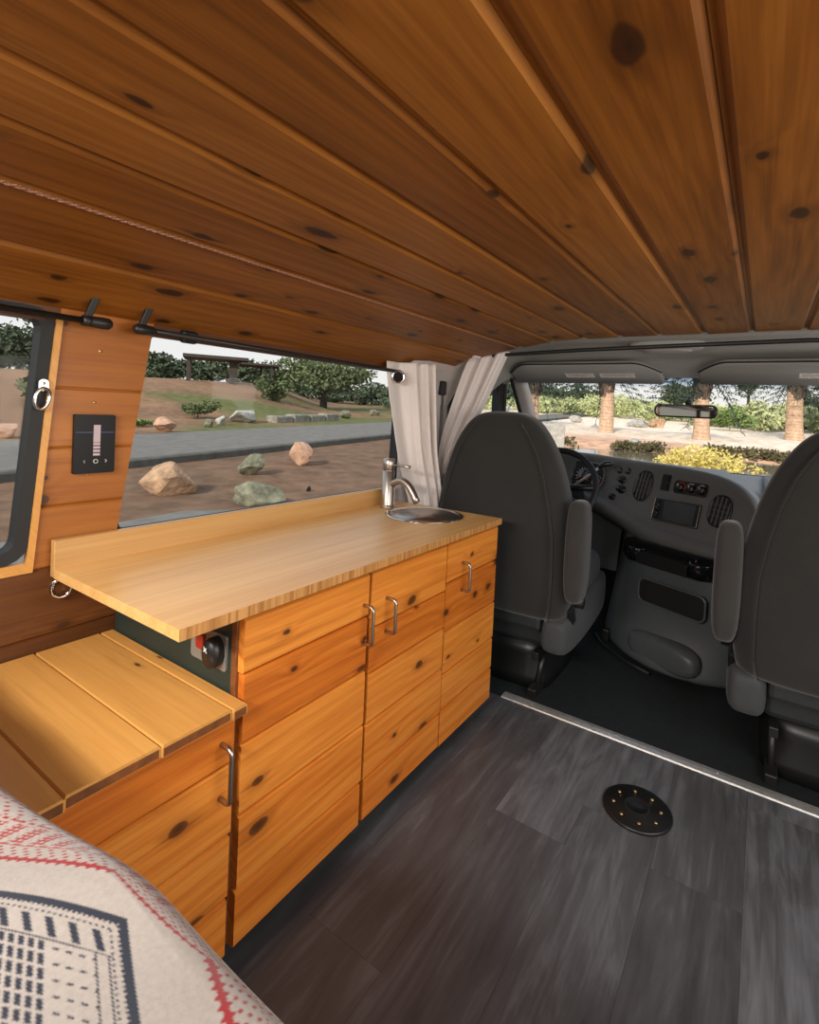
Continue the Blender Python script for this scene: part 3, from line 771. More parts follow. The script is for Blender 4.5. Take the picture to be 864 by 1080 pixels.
cA = curtain('curtain', [(-1.155, 1.445, 1.185), (-1.155, 1.455, 1.09), (-1.15, 1.49, 0.97), (-1.14, 1.52, 0.83), (-1.125, 1.552, 0.72), (-1.11, 1.585, 0.62), (-1.10, 1.59, 0.50)],
             [(-1.09, 1.665, 1.195), (-1.09, 1.675, 1.09), (-1.09, 1.69, 0.97), (-1.09, 1.71, 0.83), (-1.085, 1.745, 0.72), (-1.08, 1.76, 0.62), (-1.08, 1.765, 0.50)], 0, 0,
             lambda s: 0.55*s+2.4*s**2.6, 0.015, 'pale mauve curtain with metal grommet hanging by the sink at the side window', (0.85, -0.5, 0), phase=2.2)
gp = Vector((-1.118, 1.479, 1.120)); gu = Vector((0.80, 0.60, 0)); gn = Vector((0.60, -0.80, 0))
mb = MB(); mb.tube([gp+(gu*math.cos(2*PI*k/28)+Vector((0, 0, 1))*math.sin(2*PI*k/28))*0.021 for k in range(28)], 0.0045, 8, closed=True)
gm = mb.build('grommet', M['chrome'], cA)
mb = MB(); mb.lathe([(0.0001, 0), (0.0185, 0)], 24, frame(gp-gn*0.001, gu, (0, 0, 1), gn), smooth=False); mb.build('opening', M['recess'], gm)  # solid black disc painting the dark inside of the ring
cB = curtain('curtain', [(-1.065, 1.925, 1.262), (-1.09, 1.90, 1.16), (-1.105, 1.87, 1.06), (-1.12, 1.83, 0.95), (-1.13, 1.80, 0.85), (-1.125, 1.79, 0.72), (-1.12, 1.79, 0.56)],
             [(-0.90, 1.945, 1.275), (-0.935, 1.93, 1.18), (-0.97, 1.91, 1.08), (-1.01, 1.87, 0.95), (-1.05, 1.84, 0.84), (-1.10, 1.81, 0.70), (-1.11, 1.80, 0.56)], 0, 0,
             lambda s: 2.6*s, 0.016, 'pale mauve curtain gathered aside behind the left front seat', (0.25, -1, 0), phase=0.6)

# seat belt and loop on the pillar
sb = thing('seat_belt', (XL+0.035, 1.80, 1.10), 'dark seat belt hanging at the grey pillar between the two curtains', 'seat belt')
mb = MB(); mb.box((XL+0.028, 1.788, 0.55), (XL+0.031, 1.832, 1.10)); mb.build('strap', M['black'], sb)
mb = MB(); mb.box((XL+0.022, 1.785, 1.07), (XL+0.045, 1.835, 1.13), 0.008); mb.build('loop', M['rubber'], sb)

# table base plate in the floor
PX, PY, PR = -0.222, 1.397, 0.084
tb = tag(MB().lathe([(PR, 0), (PR, 0.005), (PR-0.003, 0.0075), (0.034, 0.0085), (0.032, 0.011), (0.026, 0.0115), (0.024, 0.009), (0.0001, 0.0085)], 64, Matrix.Translation((PX, PY, 0))).build('table_base_plate', M['black'], loc=(PX, PY, 0)), 'round black table mount plate with brass screws on the floor', 'floor plate')
for k in range(8):
    a = 2*PI*(k+0.35)/8
    MB().lathe([(0.0042, 0.007), (0.004, 0.0095), (0.0001, 0.010)], 10, Matrix.Translation((PX+0.057*math.cos(a), PY+0.057*math.sin(a), 0))).build('screw', M['brass'], tb)

# ================================================================ SEATS
def seat(cx, label, arm_side):
    y0 = 1.86
    t = thing('car_seat', (cx, 1.98, -0.012), label, 'car seat')
    rows = [(0.275, 0.25, 1.80, 0.075), (0.288, 0.276, 1.80, 0.092), (0.34, 0.286, 1.80, 0.098), (0.46, 0.288, 1.80, 0.098), (0.575, 0.284, 1.797, 0.094), (0.68, 0.267, 1.793, 0.088), (0.78, 0.243, 1.788, 0.082), (0.86, 0.215, 1.785, 0.078), (0.92, 0.183, 1.782, 0.075), (0.968, 0.148, 1.78, 0.070), (0.996, 0.115, 1.78, 0.06), (1.010, 0.078, 1.78, 0.04), (1.014, 0.03, 1.78, 0.015)]
    mb = MB(); mb.loft([[Vector((cx+a, y+b, z)) for a, b in sup(w, d, 40, 3.4)] for z, w, y, d in rows])
    bk = mb.build('backrest', M['seat'], t, subd=1)
    # seams running up both sides of the back cover
    for s in (-1, 1):
        pts = [(cx+s*(w-0.055), y-d*1.0-0.0005, z) for z, w, y, d in rows[1:10]]
        MB().tube(pts, 0.0032, 6).build('piping', M['seat'], bk)
    # cushion
    mb = MB(); rows2 = [(0.285, 0.24, 2.10, 0.22), (0.30, 0.262, 2.10, 0.245), (0.36, 0.272, 2.10, 0.255), (0.41, 0.268, 2.10, 0.25), (0.432, 0.245, 2.10, 0.23), (0.436, 0.19, 2.10, 0.18)]
    mb.loft([[Vector((cx+a, y+b, z)) for a, b in sup(w, d, 32, 4)] for z, w, y, d in rows2]); mb.build('seat_cushion', M['seatv'], t, subd=1)
    # lower side shells wrapping the seat base
    for sd in (-1, 1):
        mb = MB(); rg = []
        for y, zb, zt, xi, xo in ((1.728, 0.185, 0.268, 0.215, 0.268), (1.735, 0.168, 0.285, 0.195, 0.285), (1.78, 0.158, 0.300, 0.19, 0.296), (1.90, 0.155, 0.310, 0.19, 0.298), (2.10, 0.160, 0.330, 0.19, 0.294), (2.27, 0.172, 0.345, 0.19, 0.286), (2.32, 0.19, 0.340, 0.195, 0.270)):
            cx2, hw, cz, hh = (xi+xo)/2, (xo-xi)/2, (zb+zt)/2, (zt-zb)/2
            rg.append([Vector((cx+sd*(cx2+a), y, cz+b)) for a, b in sup(hw, hh, 24, 4)])
        mb.loft(rg); mb.build('side_shell', M['seatv'], t, subd=1)
    mb = MB(); mb.box((cx-0.19, 1.745, 0.225), (cx+0.19, 1.80, 0.285), 0.015); mb.box((cx-0.20, 1.80, 0.15), (cx+0.20, 2.30, 0.29), 0.02); mb.build('seat_pan', M['pan'], t)
    # fold up armrest beside the backrest
    ax = cx+arm_side*0.306
    mb = MB(); rows4 = [(0.365, 0.016, 0.03), (0.380, 0.030, 0.050), (0.43, 0.037, 0.060), (0.54, 0.038, 0.063), (0.645, 0.037, 0.060), (0.695, 0.033, 0.052), (0.714, 0.025, 0.040), (0.72, 0.011, 0.02)]
    mb.loft([[Vector((ax+a, 1.752+0.02*(z-0.5)+b, z)) for a, b in sup(w, d, 24, 3)] for z, w, d in rows4]); ar = mb.build('armrest', M['armr'], t, subd=1)
    mb = MB(); mb.lathe([(0.02, -0.05), (0.02, 0.03)], 16, frame((cx+arm_side*0.285, 1.83, 0.34), (0, 1, 0), (0, 0, 1), (arm_side, 0, 0))); mb.build('armrest_pivot', M['black'], t)
    # recliner bracket
    mb = MB(); mb.box((-0.008, -0.02, -0.07), (0.008, 0.02, 0.07), 0.005, mat=Matrix.Translation((cx+arm_side*0.285, 1.81, 0.27)) @ Matrix.Rotation(math.radians(28), 4, 'X')); mb.build('recliner', M['black'], t)
    # pedestal and rails
    mb = MB()
    mb.loft([[Vector((cx+a, 1.99+b, z)) for a, b in sup(w, d, 28, 6)] for z, w, d in ((-0.011, 0.20, 0.20), (0.03, 0.195, 0.195), (0.10, 0.175, 0.185), (0.15, 0.185, 0.20))])
    mb.build('pedestal', M['black'], t)
    for s in (-1, 1):
        mb = MB(); mb.box((cx+s*0.17-0.016, 1.74, -0.012), (cx+s*0.17+0.016, 2.22, 0.018), 0.004); mb.box((cx+s*0.17-0.012, 1.76, 0.115), (cx+s*0.17+0.012, 2.22, 0.145), 0.003)
        mb.tube([(cx+s*0.17, 1.80, 0.012), (cx+s*0.17, 1.86, 0.13)], 0.011, 8)
        mb.build('rail', M['rod'], t)
    return t
seat(-0.822, 'charcoal cloth driver seat seen from behind, beside the wooden cabinet', 1)
seat(0.238, 'charcoal cloth passenger seat cut by the right picture edge', -1)

# ================================================================ DASHBOARD
P0 = Vector((-0.40, 2.42, 0.66)); U = Vector((0.91, -0.41, 0)).normalized(); V = Vector((0.123, 0.273, 1)).normalized(); NN = U.cross(V)
def D(u, v, w=0.0): return P0+U*u+V*v+NN*w
FD = frame(P0, U, V, NN)
def DF(u, v, w=0.0): return FD @ Matrix.Translation((u, v, w))
db = thing('dashboard', (-0.35, 2.6, 0.0), 'dark grey van dashboard with vents and radio under the windshield', 'dashboard')
vt = [(-0.9, 0.150), (-0.62, 0.165), (-0.4, 0.166), (-0.08, 0.157), (0.10, 0.153), (0.19, 0.147), (0.25, 0.139), (0.30, 0.127), (0.34, 0.112), (0.37, 0.094), (0.40, 0.068), (0.42, 0.042), (0.435, 0.012), (0.445, -0.03), (0.45, -0.07), (0.9, 0.0)]
vb = [(-0.9, -0.02), (-0.40, -0.02), (-0.30, -0.035), (-0.167, -0.065), (-0.06, -0.105), (0.0, -0.122), (0.12, -0.132), (0.256, -0.136), (0.45, -0.12), (0.9, -0.1)]
cols = []
us = [-0.78, -0.70, -0.6, -0.5, -0.45, -0.4, -0.35, -0.3, -0.25, -0.2, -0.15, -0.1, -0.05, 0, 0.05, 0.1, 0.15, 0.2, 0.25, 0.275, 0.3, 0.32, 0.34, 0.355, 0.37, 0.385, 0.40, 0.41, 0.42, 0.4275, 0.435, 0.44, 0.445, 0.45, 0.46, 0.47, 0.53, 0.62, 0.75]
def base(u):
    if u < -0.45: b = P0+U*-0.45; return Vector((b.x+(u+0.45), b.y, b.z))
    if u > 0.451: b = P0+U*0.45; t = u-0.45; return Vector((b.x+t*1.6, b.y+0.16+0.14*min(1, t*5), b.z))
    return P0+U*u
for u in us:
    b = base(u); a, c = interp(u, vt), interp(u, vb); h = a-c
    pr = []
    far = Vector((b.x, 2.86, 0.785)) if u < 0.3 else Vector((b.x, 2.86, 0.77))
    crest = b+V*a
    if u > 0.451: crest = Vector((b.x, b.y+0.02, 0.752))
    pr.append(far); pr.append(far.lerp(crest+NN*-0.05+V*0.01, 0.5)+Vector((0, 0, 0.008))); pr.append(crest+NN*-0.055+V*0.012)
    pr.append(crest+NN*-0.022+V*0.012); pr.append(crest+NN*0.004+V*0.004); pr.append(crest+NN*0.010-V*0.010); pr.append(crest-V*0.022)
    pr.append(b+V*(c+0.016)); pr.append(b+V*(c+0.003)+NN*0.004); pr.append(b+V*(c-0.006)+NN*0.016); pr.append(b+V*(c-0.022)+NN*0.027)
    pr.append(b+V*(c-0.045)+NN*0.026); pr.append(b+V*(c-0.062)+NN*0.010); pr.append(b+V*(c-0.070)-NN*0.03); pr.append(b+V*(c-0.10)-NN*0.12); pr.append(Vector((b.x, 2.86, 0.45)))
    cols.append(pr)
mb = MB(); mb.grid(cols)
nrow = len(cols[0])-1
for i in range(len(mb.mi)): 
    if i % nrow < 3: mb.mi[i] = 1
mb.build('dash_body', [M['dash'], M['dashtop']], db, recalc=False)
# gauge cluster with hood
gc = MB().prism([(-0.155+0.0, -0.05), (0.12, -0.058), (0.150, -0.02), (0.150, 0.045), (0.11, 0.075), (-0.12, 0.082), (-0.17, 0.05)], 0.0, 0.004, DF(-0.42, 0.048)).build('gauge_cluster', M['recess'], db)
mb = MB(); mb.tube([D(-0.42+x, 0.048+y, 0.006) for x, y in round_poly([(-0.155, -0.05), (0.12, -0.058), (0.150, -0.02), (0.150, 0.045), (0.11, 0.075), (-0.12, 0.082), (-0.17, 0.05)], 0.02)], 0.006, 6, closed=True); mb.build('bezel', M['dash'], gc)
for (u, v, r) in ((-0.305, 0.035, 0.034), (-0.395, 0.05, 0.05), (-0.505, 0.05, 0.05)):
    dl = MB().lathe([(0.0001, 0.0065), (r, 0.0065), (r+0.002, 0.005)], 28, DF(u, v)).build('gauge', M['gloss'], gc)
    mb = MB()
    for k in range(13):
        a = math.radians(225-k*22.5); m_ = DF(u, v, 0.0068) @ Matrix.Rotation(a, 4, 'Z')
        mb.box((r*0.74, -0.0012, 0), (r*0.93, 0.0012, 0.0006), mat=m_, mi=1 if k > 8 else 0)
    m_ = DF(u, v, 0.0072) @ Matrix.Rotation(math.radians(205), 4, 'Z'); mb.box((-0.006, -0.0012, 0), (r*0.72, 0.0012, 0.001), mat=m_, mi=1)
    mb.tube([D(u+r*0.5*math.cos(math.radians(a)), v+r*0.5*math.sin(math.radians(a)), 0.007) for a in range(-60, 61, 15)], 0.0011, 5, mi=1)
    mb.build('tick_marks', [M['white'], M['red']], dl)
# vents
def vent(u, v, a, b, rot, fins, name='air_vent'):
    m_ = DF(u, v) @ Matrix.Rotation(math.radians(rot), 4, 'Z')
    poly = sup(a, b, 32, 2.4); o = MB().prism(poly, -0.001, 0.003, m_).build(name, M['recess'], db)
    mb = MB(); mb.tube([m_ @ Vector((x, y, 0.004)) for x, y in poly], 0.004, 6, closed=True); mb.build('rim', M['black'], o)
    mb = MB()
    for k in range(fins):
        x = -a+2*a*(k+0.5)/fins; yy = b*math.sqrt(max(0, 1-(x/a)**2))*0.96
        mb.box((x-0.0018, -yy, 0.003), (x+0.0018, yy, 0.010), mat=m_)
    for k in (-0.35, 0.0, 0.35): mb.box((-a*0.9, b*k-0.001, 0.0025), (a*0.9, b*k+0.001, 0.006), mat=m_)
    mb.build('fins', M['dash'], o)
vent(-0.054, 0.053, 0.042, 0.068, -4, 5); vent(0.297, 0.003, 0.042, 0.062, -4, 5)
# radio
rd = MB().prism(rrect(0.205, 0.100, 0.006), 0.0, 0.008, DF(0.123, -0.036), bev=0.002).build('radio', M['black'], db)
MB().prism(rrect(0.138, 0.082, 0.003), 0.008, 0.0095, DF(0.138, -0.036)).build('screen', M['screen'], rd)
mb = MB()
for k in range(5): mb.lathe([(0.007, 0.008), (0.0065, 0.0115), (0.0001, 0.012)] if k != 2 else [(0.010, 0.008), (0.009, 0.016), (0.0001, 0.0165)], 14, DF(0.042, -0.036+0.034-k*0.017)); mb.box((0.03-0.004+0.003, -0.036+0.030-k*0.017, 0.0085), (0.034+0.003-0.004, -0.036+0.034-k*0.017, 0.009), mat=FD)
mb.build('buttons', M['gloss'], rd)
mb = MB(); mb.tube([D(0.123+x, -0.036+y, 0.0085) for x, y in rrect(0.199, 0.094, 0.005)], 0.0012, 5, closed=True); mb.build('bezel', M['steel'], rd)
# switch block
sw = MB().prism(rrect(0.040, 0.072, 0.006), 0, 0.004, DF(0.049, 0.083), bev=0.001).build('switch_panel', M['recess'], db)
for v in (0.102, 0.064): MB().prism(rrect(0.029, 0.027, 0.003), 0.004, 0.010, DF(0.049, v), bev=0.002).build('switch', M['gloss'], sw)
# climate control
cl = MB().prism(rrect(0.145, 0.056, 0.012), 0, 0.004, DF(0.162, 0.073), bev=0.001).build('climate_panel', M['gloss'], db)
for k, u in enumerate((0.118, 0.165, 0.210)):
    kb = MB().lathe([(0.018, 0.004), (0.016, 0.016), (0.014, 0.018), (0.0001, 0.018)], 20, DF(u, 0.073)).build('dial', M['black'], cl)
    mb = MB(); r0 = 0.0205
    mb.tube([D(u+r0*math.cos(math.radians(a)), 0.073+r0*math.sin(math.radians(a)), 0.0045) for a in range(-30 if k == 0 else 60, 121, 15)], 0.0014, 5, mi=1 if k == 0 else 0)
    m_ = DF(u, 0.073, 0.018) @ Matrix.Rotation(math.radians(120), 4, 'Z'); mb.box((0.002, -0.001, 0), (0.013, 0.001, 0.0008), mat=m_)
    mb.build('dial_marks', [M['white'], M['red']], kb)
# knobs beside the cluster
for (u, v, r, h) in ((-0.195, 0.108, 0.012, 0.008), (-0.150, 0.110, 0.012, 0.008), (-0.168, 0.064, 0.015, 0.022), (-0.160, 0.020, 0.017, 0.026), (-0.200, -0.022, 0.013, 0.016)):
    k = MB().lathe([(r*1.25, 0), (r*1.25, 0.003), (r, 0.004), (r*0.92, h), (r*0.7, h+0.002), (0.0001, h+0.002)], 18, DF(u, v)).build('knob', M['gloss'] if h > 0.01 else M['black'], db)
    if h < 0.01: MB().tube([D(u+r*0.6*math.cos(2*PI*q/12), v+r*0.6*math.sin(2*PI*q/12), h+0.002) for q in range(12)], 0.001, 5, closed=True).build('ring', M['plate'], k)
# lower knee panel on the driver side
mb = MB(); mb.grid([[Vector((x, 2.60-0.10*t, 0.55-0.26*t+0.02*math.sin(PI*t))) for x in (XL+0.01, -0.95, -0.75, -0.55)] for t in (0, 0.25, 0.5, 0.75, 1)]); mb.build('knee_panel', M['cons'], db)

# engine cover / centre console
rings_src = [
 (-0.011, [(-0.64, 2.78), (-0.60, 2.50), (-0.545, 2.36), (-0.45, 2.26), (-0.35, 2.195), (-0.25, 2.17), (-0.14, 2.18), (-0.04, 2.22), (0.05, 2.30), (0.12, 2.5), (0.14, 2.78)]),
 (0.03, [(-0.635, 2.78), (-0.595, 2.50), (-0.54, 2.365), (-0.45, 2.268), (-0.35, 2.203), (-0.25, 2.177), (-0.14, 2.185), (-0.04, 2.222), (0.05, 2.30), (0.12, 2.5), (0.14, 2.78)]),
 (0.12, [(-0.62, 2.78), (-0.58, 2.51), (-0.53, 2.385), (-0.455, 2.305), (-0.36, 2.255), (-0.255, 2.222), (-0.145, 2.205), (-0.045, 2.222), (0.05, 2.29), (0.12, 2.5), (0.14, 2.78)]),
 (0.20, [(-0.60, 2.78), (-0.57, 2.52), (-0.525, 2.40), (-0.46, 2.335), (-0.37, 2.29), (-0.265, 2.25), (-0.15, 2.21), (-0.05, 2.205), (0.05, 2.27), (0.12, 2.5), (0.14, 2.78)]),
 (0.26, [(-0.59, 2.78), (-0.56, 2.53), (-0.52, 2.415), (-0.465, 2.35), (-0.375, 2.30), (-0.27, 2.255), (-0.155, 2.205), (-0.055, 2.18), (0.05, 2.25), (0.12, 2.5), (0.14, 2.78)]),
 (0.38, [(-0.57, 2.78), (-0.545, 2.54), (-0.515, 2.43), (-0.465, 2.37), (-0.38, 2.325), (-0.275, 2.277), (-0.16, 2.225), (-0.06, 2.19), (0.05, 2.24), (0.12, 2.5), (0.14, 2.78)]),
 (0.50, [(-0.55, 2.78), (-0.53, 2.55), (-0.51, 2.45), (-0.465, 2.40), (-0.38, 2.355), (-0.275, 2.307), (-0.16, 2.255), (-0.06, 2.22), (0.05, 2.25), (0.12, 2.5), (0.14, 2.78)]),
 (0.56, [(-0.54, 2.78), (-0.52, 2.58), (-0.50, 2.48), (-0.46, 2.43), (-0.38, 2.39), (-0.275, 2.34), (-0.16, 2.29), (-0.06, 2.26), (0.05, 2.29), (0.12, 2.5), (0.14, 2.78)])]
cn = thing('centre_console', (-0.25, 2.45, -0.012), 'dark grey engine cover console with cup holders between the seats', 'console')
mb = MB(); mb.loft([[Vector((x, y, z)) for x, y in r] for z, r in rings_src]); mb.build('cover', M['cons'], cn, subd=2)
Uh = Vector((0.91, -0.41, 0)).normalized(); Nh = Vector((-0.41, -0.91, 0)).normalized()
def CF(p): return frame(p, Uh, (0, 0, 1), Nh)
c0 = Vector((-0.289, 2.278, 0.448))     # middle of the cup holder front
tr = MB().prism(rrect(0.44, 0.085, 0.02), -0.03, 0.012, CF(c0), bev=0.004).build('cup_holder_tray', M['gloss'], cn)
MB().prism(rrect(0.22, 0.045, 0.006), 0.010, 0.075, CF(c0+Vector((0, 0, -0.012))), bev=0.006).build('drawer_front', M['black'], tr)
for s in (-0.135, 0.135):
    mb = MB(); m_ = Matrix.Translation(c0+Uh*s+Nh*0.032+Vector((0, 0, 0.012)))
    mb.lathe([(0.040, -0.045), (0.042, 0.006), (0.040, 0.010), (0.036, 0.008), (0.034, -0.04), (0.0001, -0.042)], 28, m_); mb.build('cup_holder', M['gloss'], tr)
bnb = c0+Uh*0.03+Vector((-0.012, -0.030, -0.148))
bi = MB().prism(rrect(0.275, 0.092, 0.026), -0.012, 0.012, CF(bnb)).build('storage_bin', M['recess'], cn)
mb = MB(); mb.tube([CF(bnb) @ Vector((x, y, 0.012)) for x, y in rrect(0.282, 0.098, 0.028, 8)], 0.0042, 8, closed=True); mb.build('rim', M['cons'], bi)
mb = MB(); q = Vector((-0.30, 2.225, 0.075))
mb.loft([[q+Uh*a+Nh*(h)+Vector((0, 0, b-h*0.1)) for a, b in sup(w, w2, 24, 3.0)] for h, w, w2 in ((-0.06, 0.16, 0.066), (0.0, 0.155, 0.062), (0.022, 0.14, 0.052), (0.028, 0.11, 0.034))]); mb.build('foot_panel', M['cons'], cn, subd=1)
mb = MB(); mb.box((-0.557, 2.315, 0.02), (-0.527, 2.345, 0.075), 0.006); mb.build('latch', M['black'], cn)
mb = MB(); mb.tube([(-0.60, 2.40, 0.012), (-0.56, 2.33, 0.012), (-0.50, 2.27, 0.008), (-0.42, 2.21, 0.006), (-0.33, 2.17, 0.004)], 0.007, 8); mb.build('edge_seal', M['rubber'], cn)

# steering wheel
WC = Vector((-0.785, 2.22, 0.685)); tilt = math.radians(32)
wx = Vector((1, 0, 0)); wy = Vector((0, math.sin(tilt), math.cos(tilt))); wn = wx.cross(wy)
sw = thing('steering_wheel', WC, 'black steering wheel partly hidden behind the driver seat', 'steering wheel')
MB().tube([WC+(wx*math.cos(2*PI*k/48)+wy*math.sin(2*PI*k/48))*0.192 for k in range(48)], 0.0145, 12, closed=True).build('rim', M['rubber'], sw)
mb = MB(); F = frame(WC, wx, wy, wn)
mb.loft([[F @ Vector((a, b-0.01, h)) for a, b in sup(w, w*0.8, 24, 2.6)] for h, w in ((-0.055, 0.055), (-0.03, 0.078), (0.0, 0.082), (0.018, 0.07), (0.022, 0.04))]); mb.build('hub', M['black'], sw)
for s in (-1, 1):
    for yy in (-0.055, 0.02):
        mb = MB(); mb.tube([F @ Vector((s*0.05, yy*0.6, -0.01)), F @ Vector((s*0.12, yy, -0.012)), F @ Vector((s*0.186, yy*1.15, 0))], [0.018, 0.014, 0.012], 10); mb.build('spoke', M['black'], sw)
mb = MB(); mb.tube([WC-wn*0.04, WC-wn*0.10+Vector((0, 0.10, 0)), Vector((WC.x, 2.60, 0.58))], [0.05, 0.06, 0.065], 16); mb.build('column', M['black'], sw)
gs = MB().tube([(-0.765, 2.36, 0.655), (-0.66, 2.36, 0.745), (-0.612, 2.365, 0.790)], [0.006, 0.005, 0.006], 10).build('gear_stalk', M['alu'], sw)
MB().tube([(-0.622, 2.364, 0.780), (-0.612, 2.365, 0.790), (-0.595, 2.368, 0.799), (-0.572, 2.371, 0.805), (-0.562, 2.372, 0.806)], [0.007, 0.010, 0.014, 0.013, 0.007], 12).build('knob', M['black'], gs)

# rear view mirror
mm = thing('rear_view_mirror', (-0.306, 2.56, 1.057), 'wide black rear view mirror hanging at the windshield', 'mirror')
F = frame((-0.306, 2.56, 1.057), Vector((0.995, -0.09, 0)).normalized(), (0, 0, 1), Vector((-0.09, -0.995, 0)).normalized())
mb = MB(); mb.loft([[F @ Vector((x*s, y*s, h)) for x, y in rrect(0.262, 0.060, 0.024, 6)] for h, s in ((-0.028, 0.86), (-0.018, 0.97), (0.0, 1.0), (0.004, 0.985))]); mb.build('housing', M['black'], mm)
MB().prism(rrect(0.246, 0.046, 0.019, 6), 0.0042, 0.0055, F).build('glass', M['mirror'], mm)
mb = MB(); mb.tube([(-0.30, 2.585, 1.075), (-0.30, 2.60, 1.10), (-0.295, 2.595, 1.125)], 0.008, 8); mb.lathe([(0.016, 0), (0.014, 0.012), (0.0001, 0.014)], 16, frame((-0.295, 2.575, 1.098), (1, 0, 0), (0, 0, 1), (0, -1, 0))); mb.build('stem', M['black'], mm)

# sun visors
def visor(x0, x1, label, stickers):
    cx = (x0+x1)/2; t = thing('sun_visor', (cx, 2.34, 1.225), label, 'sun visor'); hw = (x1-x0)/2
    a = Vector((0, -0.93, 0.37)).normalized(); n_ = Vector((0, -0.37, -0.93))
    o = Vector((cx, 2.42, 1.176)); F = frame(o, (1, 0, 0), a, n_.normalized())
    poly = [(-hw, 0.0)]+[(-hw+0.012*k, 0.10+0.085*math.sin(PI/2*k/9)) for k in range(0, 10)]+[(hw-0.012*k, 0.10+0.085*math.sin(PI/2*k/9)) for k in range(9, -1, -1)]+[(hw, 0.0)]
    mb = MB()
    def rg(s, h): return [F @ Vector((x*s, 0.09+(y-0.09)*s, h)) for x, y in poly]
    mb.loft([rg(0.96, -0.012), rg(1, -0.007), rg(1, 0.004), rg(0.97, 0.010)]); vb_ = mb.build('panel', M['visor'], t)
    mb = MB(); mb.tube([F @ Vector((x, y+0.002, 0.004)) for x, y in poly[1:-1]], 0.0035, 6); mb.build('edge_piping', M['rubber'], t)
    for (u, w) in stickers:
        s = MB().prism(rrect(w, 0.040, 0.002), 0.0098, 0.0106, F @ Matrix.Translation((u, 0.085, 0))).build('warning_label', M['label'], t)
        mb = MB()
        for k in range(4): mb.box((-w*0.42, 0.008-k*0.006, 0), (w*(0.40-0.09*(k % 3)), 0.010-k*0.006, 0.0004), mat=F @ Matrix.Translation((u, 0.085, 0.0107)), mi=1 if k == 0 else 0)
        mb.build('print', [M['trimg'], M['red']], s)
visor(-1.06, -0.375, 'grey sun visor with two warning stickers, on the driver side', ((-0.005, 0.13), (0.16, 0.15)))
visor(-0.238, 0.44, 'grey sun visor to the right of the mirror', ((0.06, 0.13),))
# dome lamp
dl = thing('dome_lamp', (-0.325, 2.09, 1.297), 'oval grey ceiling lamp behind the black rod', 'lamp')
mb = MB(); mb.loft([[Vector((-0.325+a, 2.09+b, z)) for a, b in sup(w, d, 36, 2.3)] for z, w, d in ((1.302, 0.130, 0.066), (1.288, 0.129, 0.065), (1.277, 0.122, 0.058), (1.272, 0.108, 0.046))]); mb.build('housing', M['head'], dl)
mb = MB(); mb.loft([[Vector((-0.325+a, 2.09+b, z)) for a, b in sup(w, d, 32, 2.3)] for z, w, d in ((1.274, 0.09, 0.036), (1.267, 0.085, 0.033), (1.265, 0.06, 0.022))]); mb.build('lens', M['trimg'], dl)

# ================================================================ BED QUILT
CREAM, RED, INK = lin(154,145,138), lin(138,24,28), lin(34,38,50)
A0 = Vector((-0.360, 0.183)); E1 = Vector((-0.092, -0.041)); E2 = Vector((0.059, -0.022))   # motif corner, its two edge directions
det = E1.x*E2.y-E1.y*E2.x
rq = random.Random(5)
def quilt_col(x, y):
    p = Vector((x, y))-A0
    m_ = (p.x*E2.y-p.y*E2.x)/det; n_ = (E1.x*p.y-E1.y*p.x)/det   # 1 = one motif edge
    mm, nn = m_*0.1007, n_*0.075
    e = min(mm, nn)
    if e > -0.005:
        # black embroidered block
        if e < 0.0035+0.0012*math.sin((mm if nn < mm else nn)*1500): return INK
        if 0.0085 < e < 0.0105 and math.sin((mm if nn < mm else nn)*1300) > 0.0: return INK
        if nn <= mm or nn < 0.034:
            if 0.0135 < nn < 0.031 and mm > 0.010: return INK if math.sin(mm*330+nn*60) > 0.45 else CREAM
            if 0.033 < nn < 0.0345 and mm > 0.010: return INK
        if 0.012 < mm < 0.0135 and nn > 0.034: return INK
        if 0.022 < mm < 0.0235 and nn > 0.034: return INK
        if mm > 0.0235 and nn > 0.036:
            if mm > 0.060: return INK if (math.sin(mm*800) > -0.3 and math.sin(nn*520) > -0.75) else CREAM
            row = (nn-0.036) % 0.013
            if 0.003 < row < 0.0075: return INK if math.sin(mm*620) > 0.1 and math.sin(row*650) > -0.2 else CREAM
        return CREAM
    a_, b_ = max(0.0, -m_)/0.68, max(0.0, -n_)/0.70       # reach 1 on the red stripe
    o = (a_**0.8+b_**0.8)**1.25; al = (mm-nn)
    if abs(o-1.0) < 0.045+0.06*max(0.0, math.sin(al*700)): return RED
    if 1.10 < o < 1.42: return RED if math.sin(al*520+o*3)*math.sin(o*34) > 0.5 else CREAM
    if 1.42 < o < 1.47 and b_ > 0.7 and math.sin(al*500) > -0.4: return RED
    if 1.5 < o < 2.05 and b_ > a_:
        return RED if (math.sin(al*300) > -0.2 and (math.sin(o*62) > 0.2 or math.sin(al*1200) > 0.5)) or math.sin(al*900)*math.sin(o*40) > 0.8 else CREAM
    if 2.12 < o < 2.2 and math.sin(al*700) > -0.3: return RED
    if 2.3 < o < 2.7: return RED if math.sin(al*420)*math.sin(o*22) > 0.55 else CREAM
    if 2.75 < o < 2.85 or 3.1 < o < 3.25: return RED if math.sin(al*800) > -0.5 else CREAM
    if o > 1.42: return RED if math.sin(al*480+o*2)*math.sin(o*30) > 0.6 else CREAM
    return CREAM
def qz(x, y): return 0.004*math.sin(x*17+y*9)+0.003*math.sin(x*31-y*23)+0.005*math.sin(y*14+2*x)
xs = []; x = -1.14
while x < 0.46:
    xs.append(x); x += 0.001 if -0.66 < x < -0.19 else 0.02
rows = []; cc = []
YE0, R_, ZT = 0.226, 0.030, 0.622
def ye(x): return YE0-0.034*sstep(-0.36, -0.66, x)
prof_q = []
y = -1.0
while y < 0.07: prof_q.append((y, None)); y += 0.04
y = 0.07
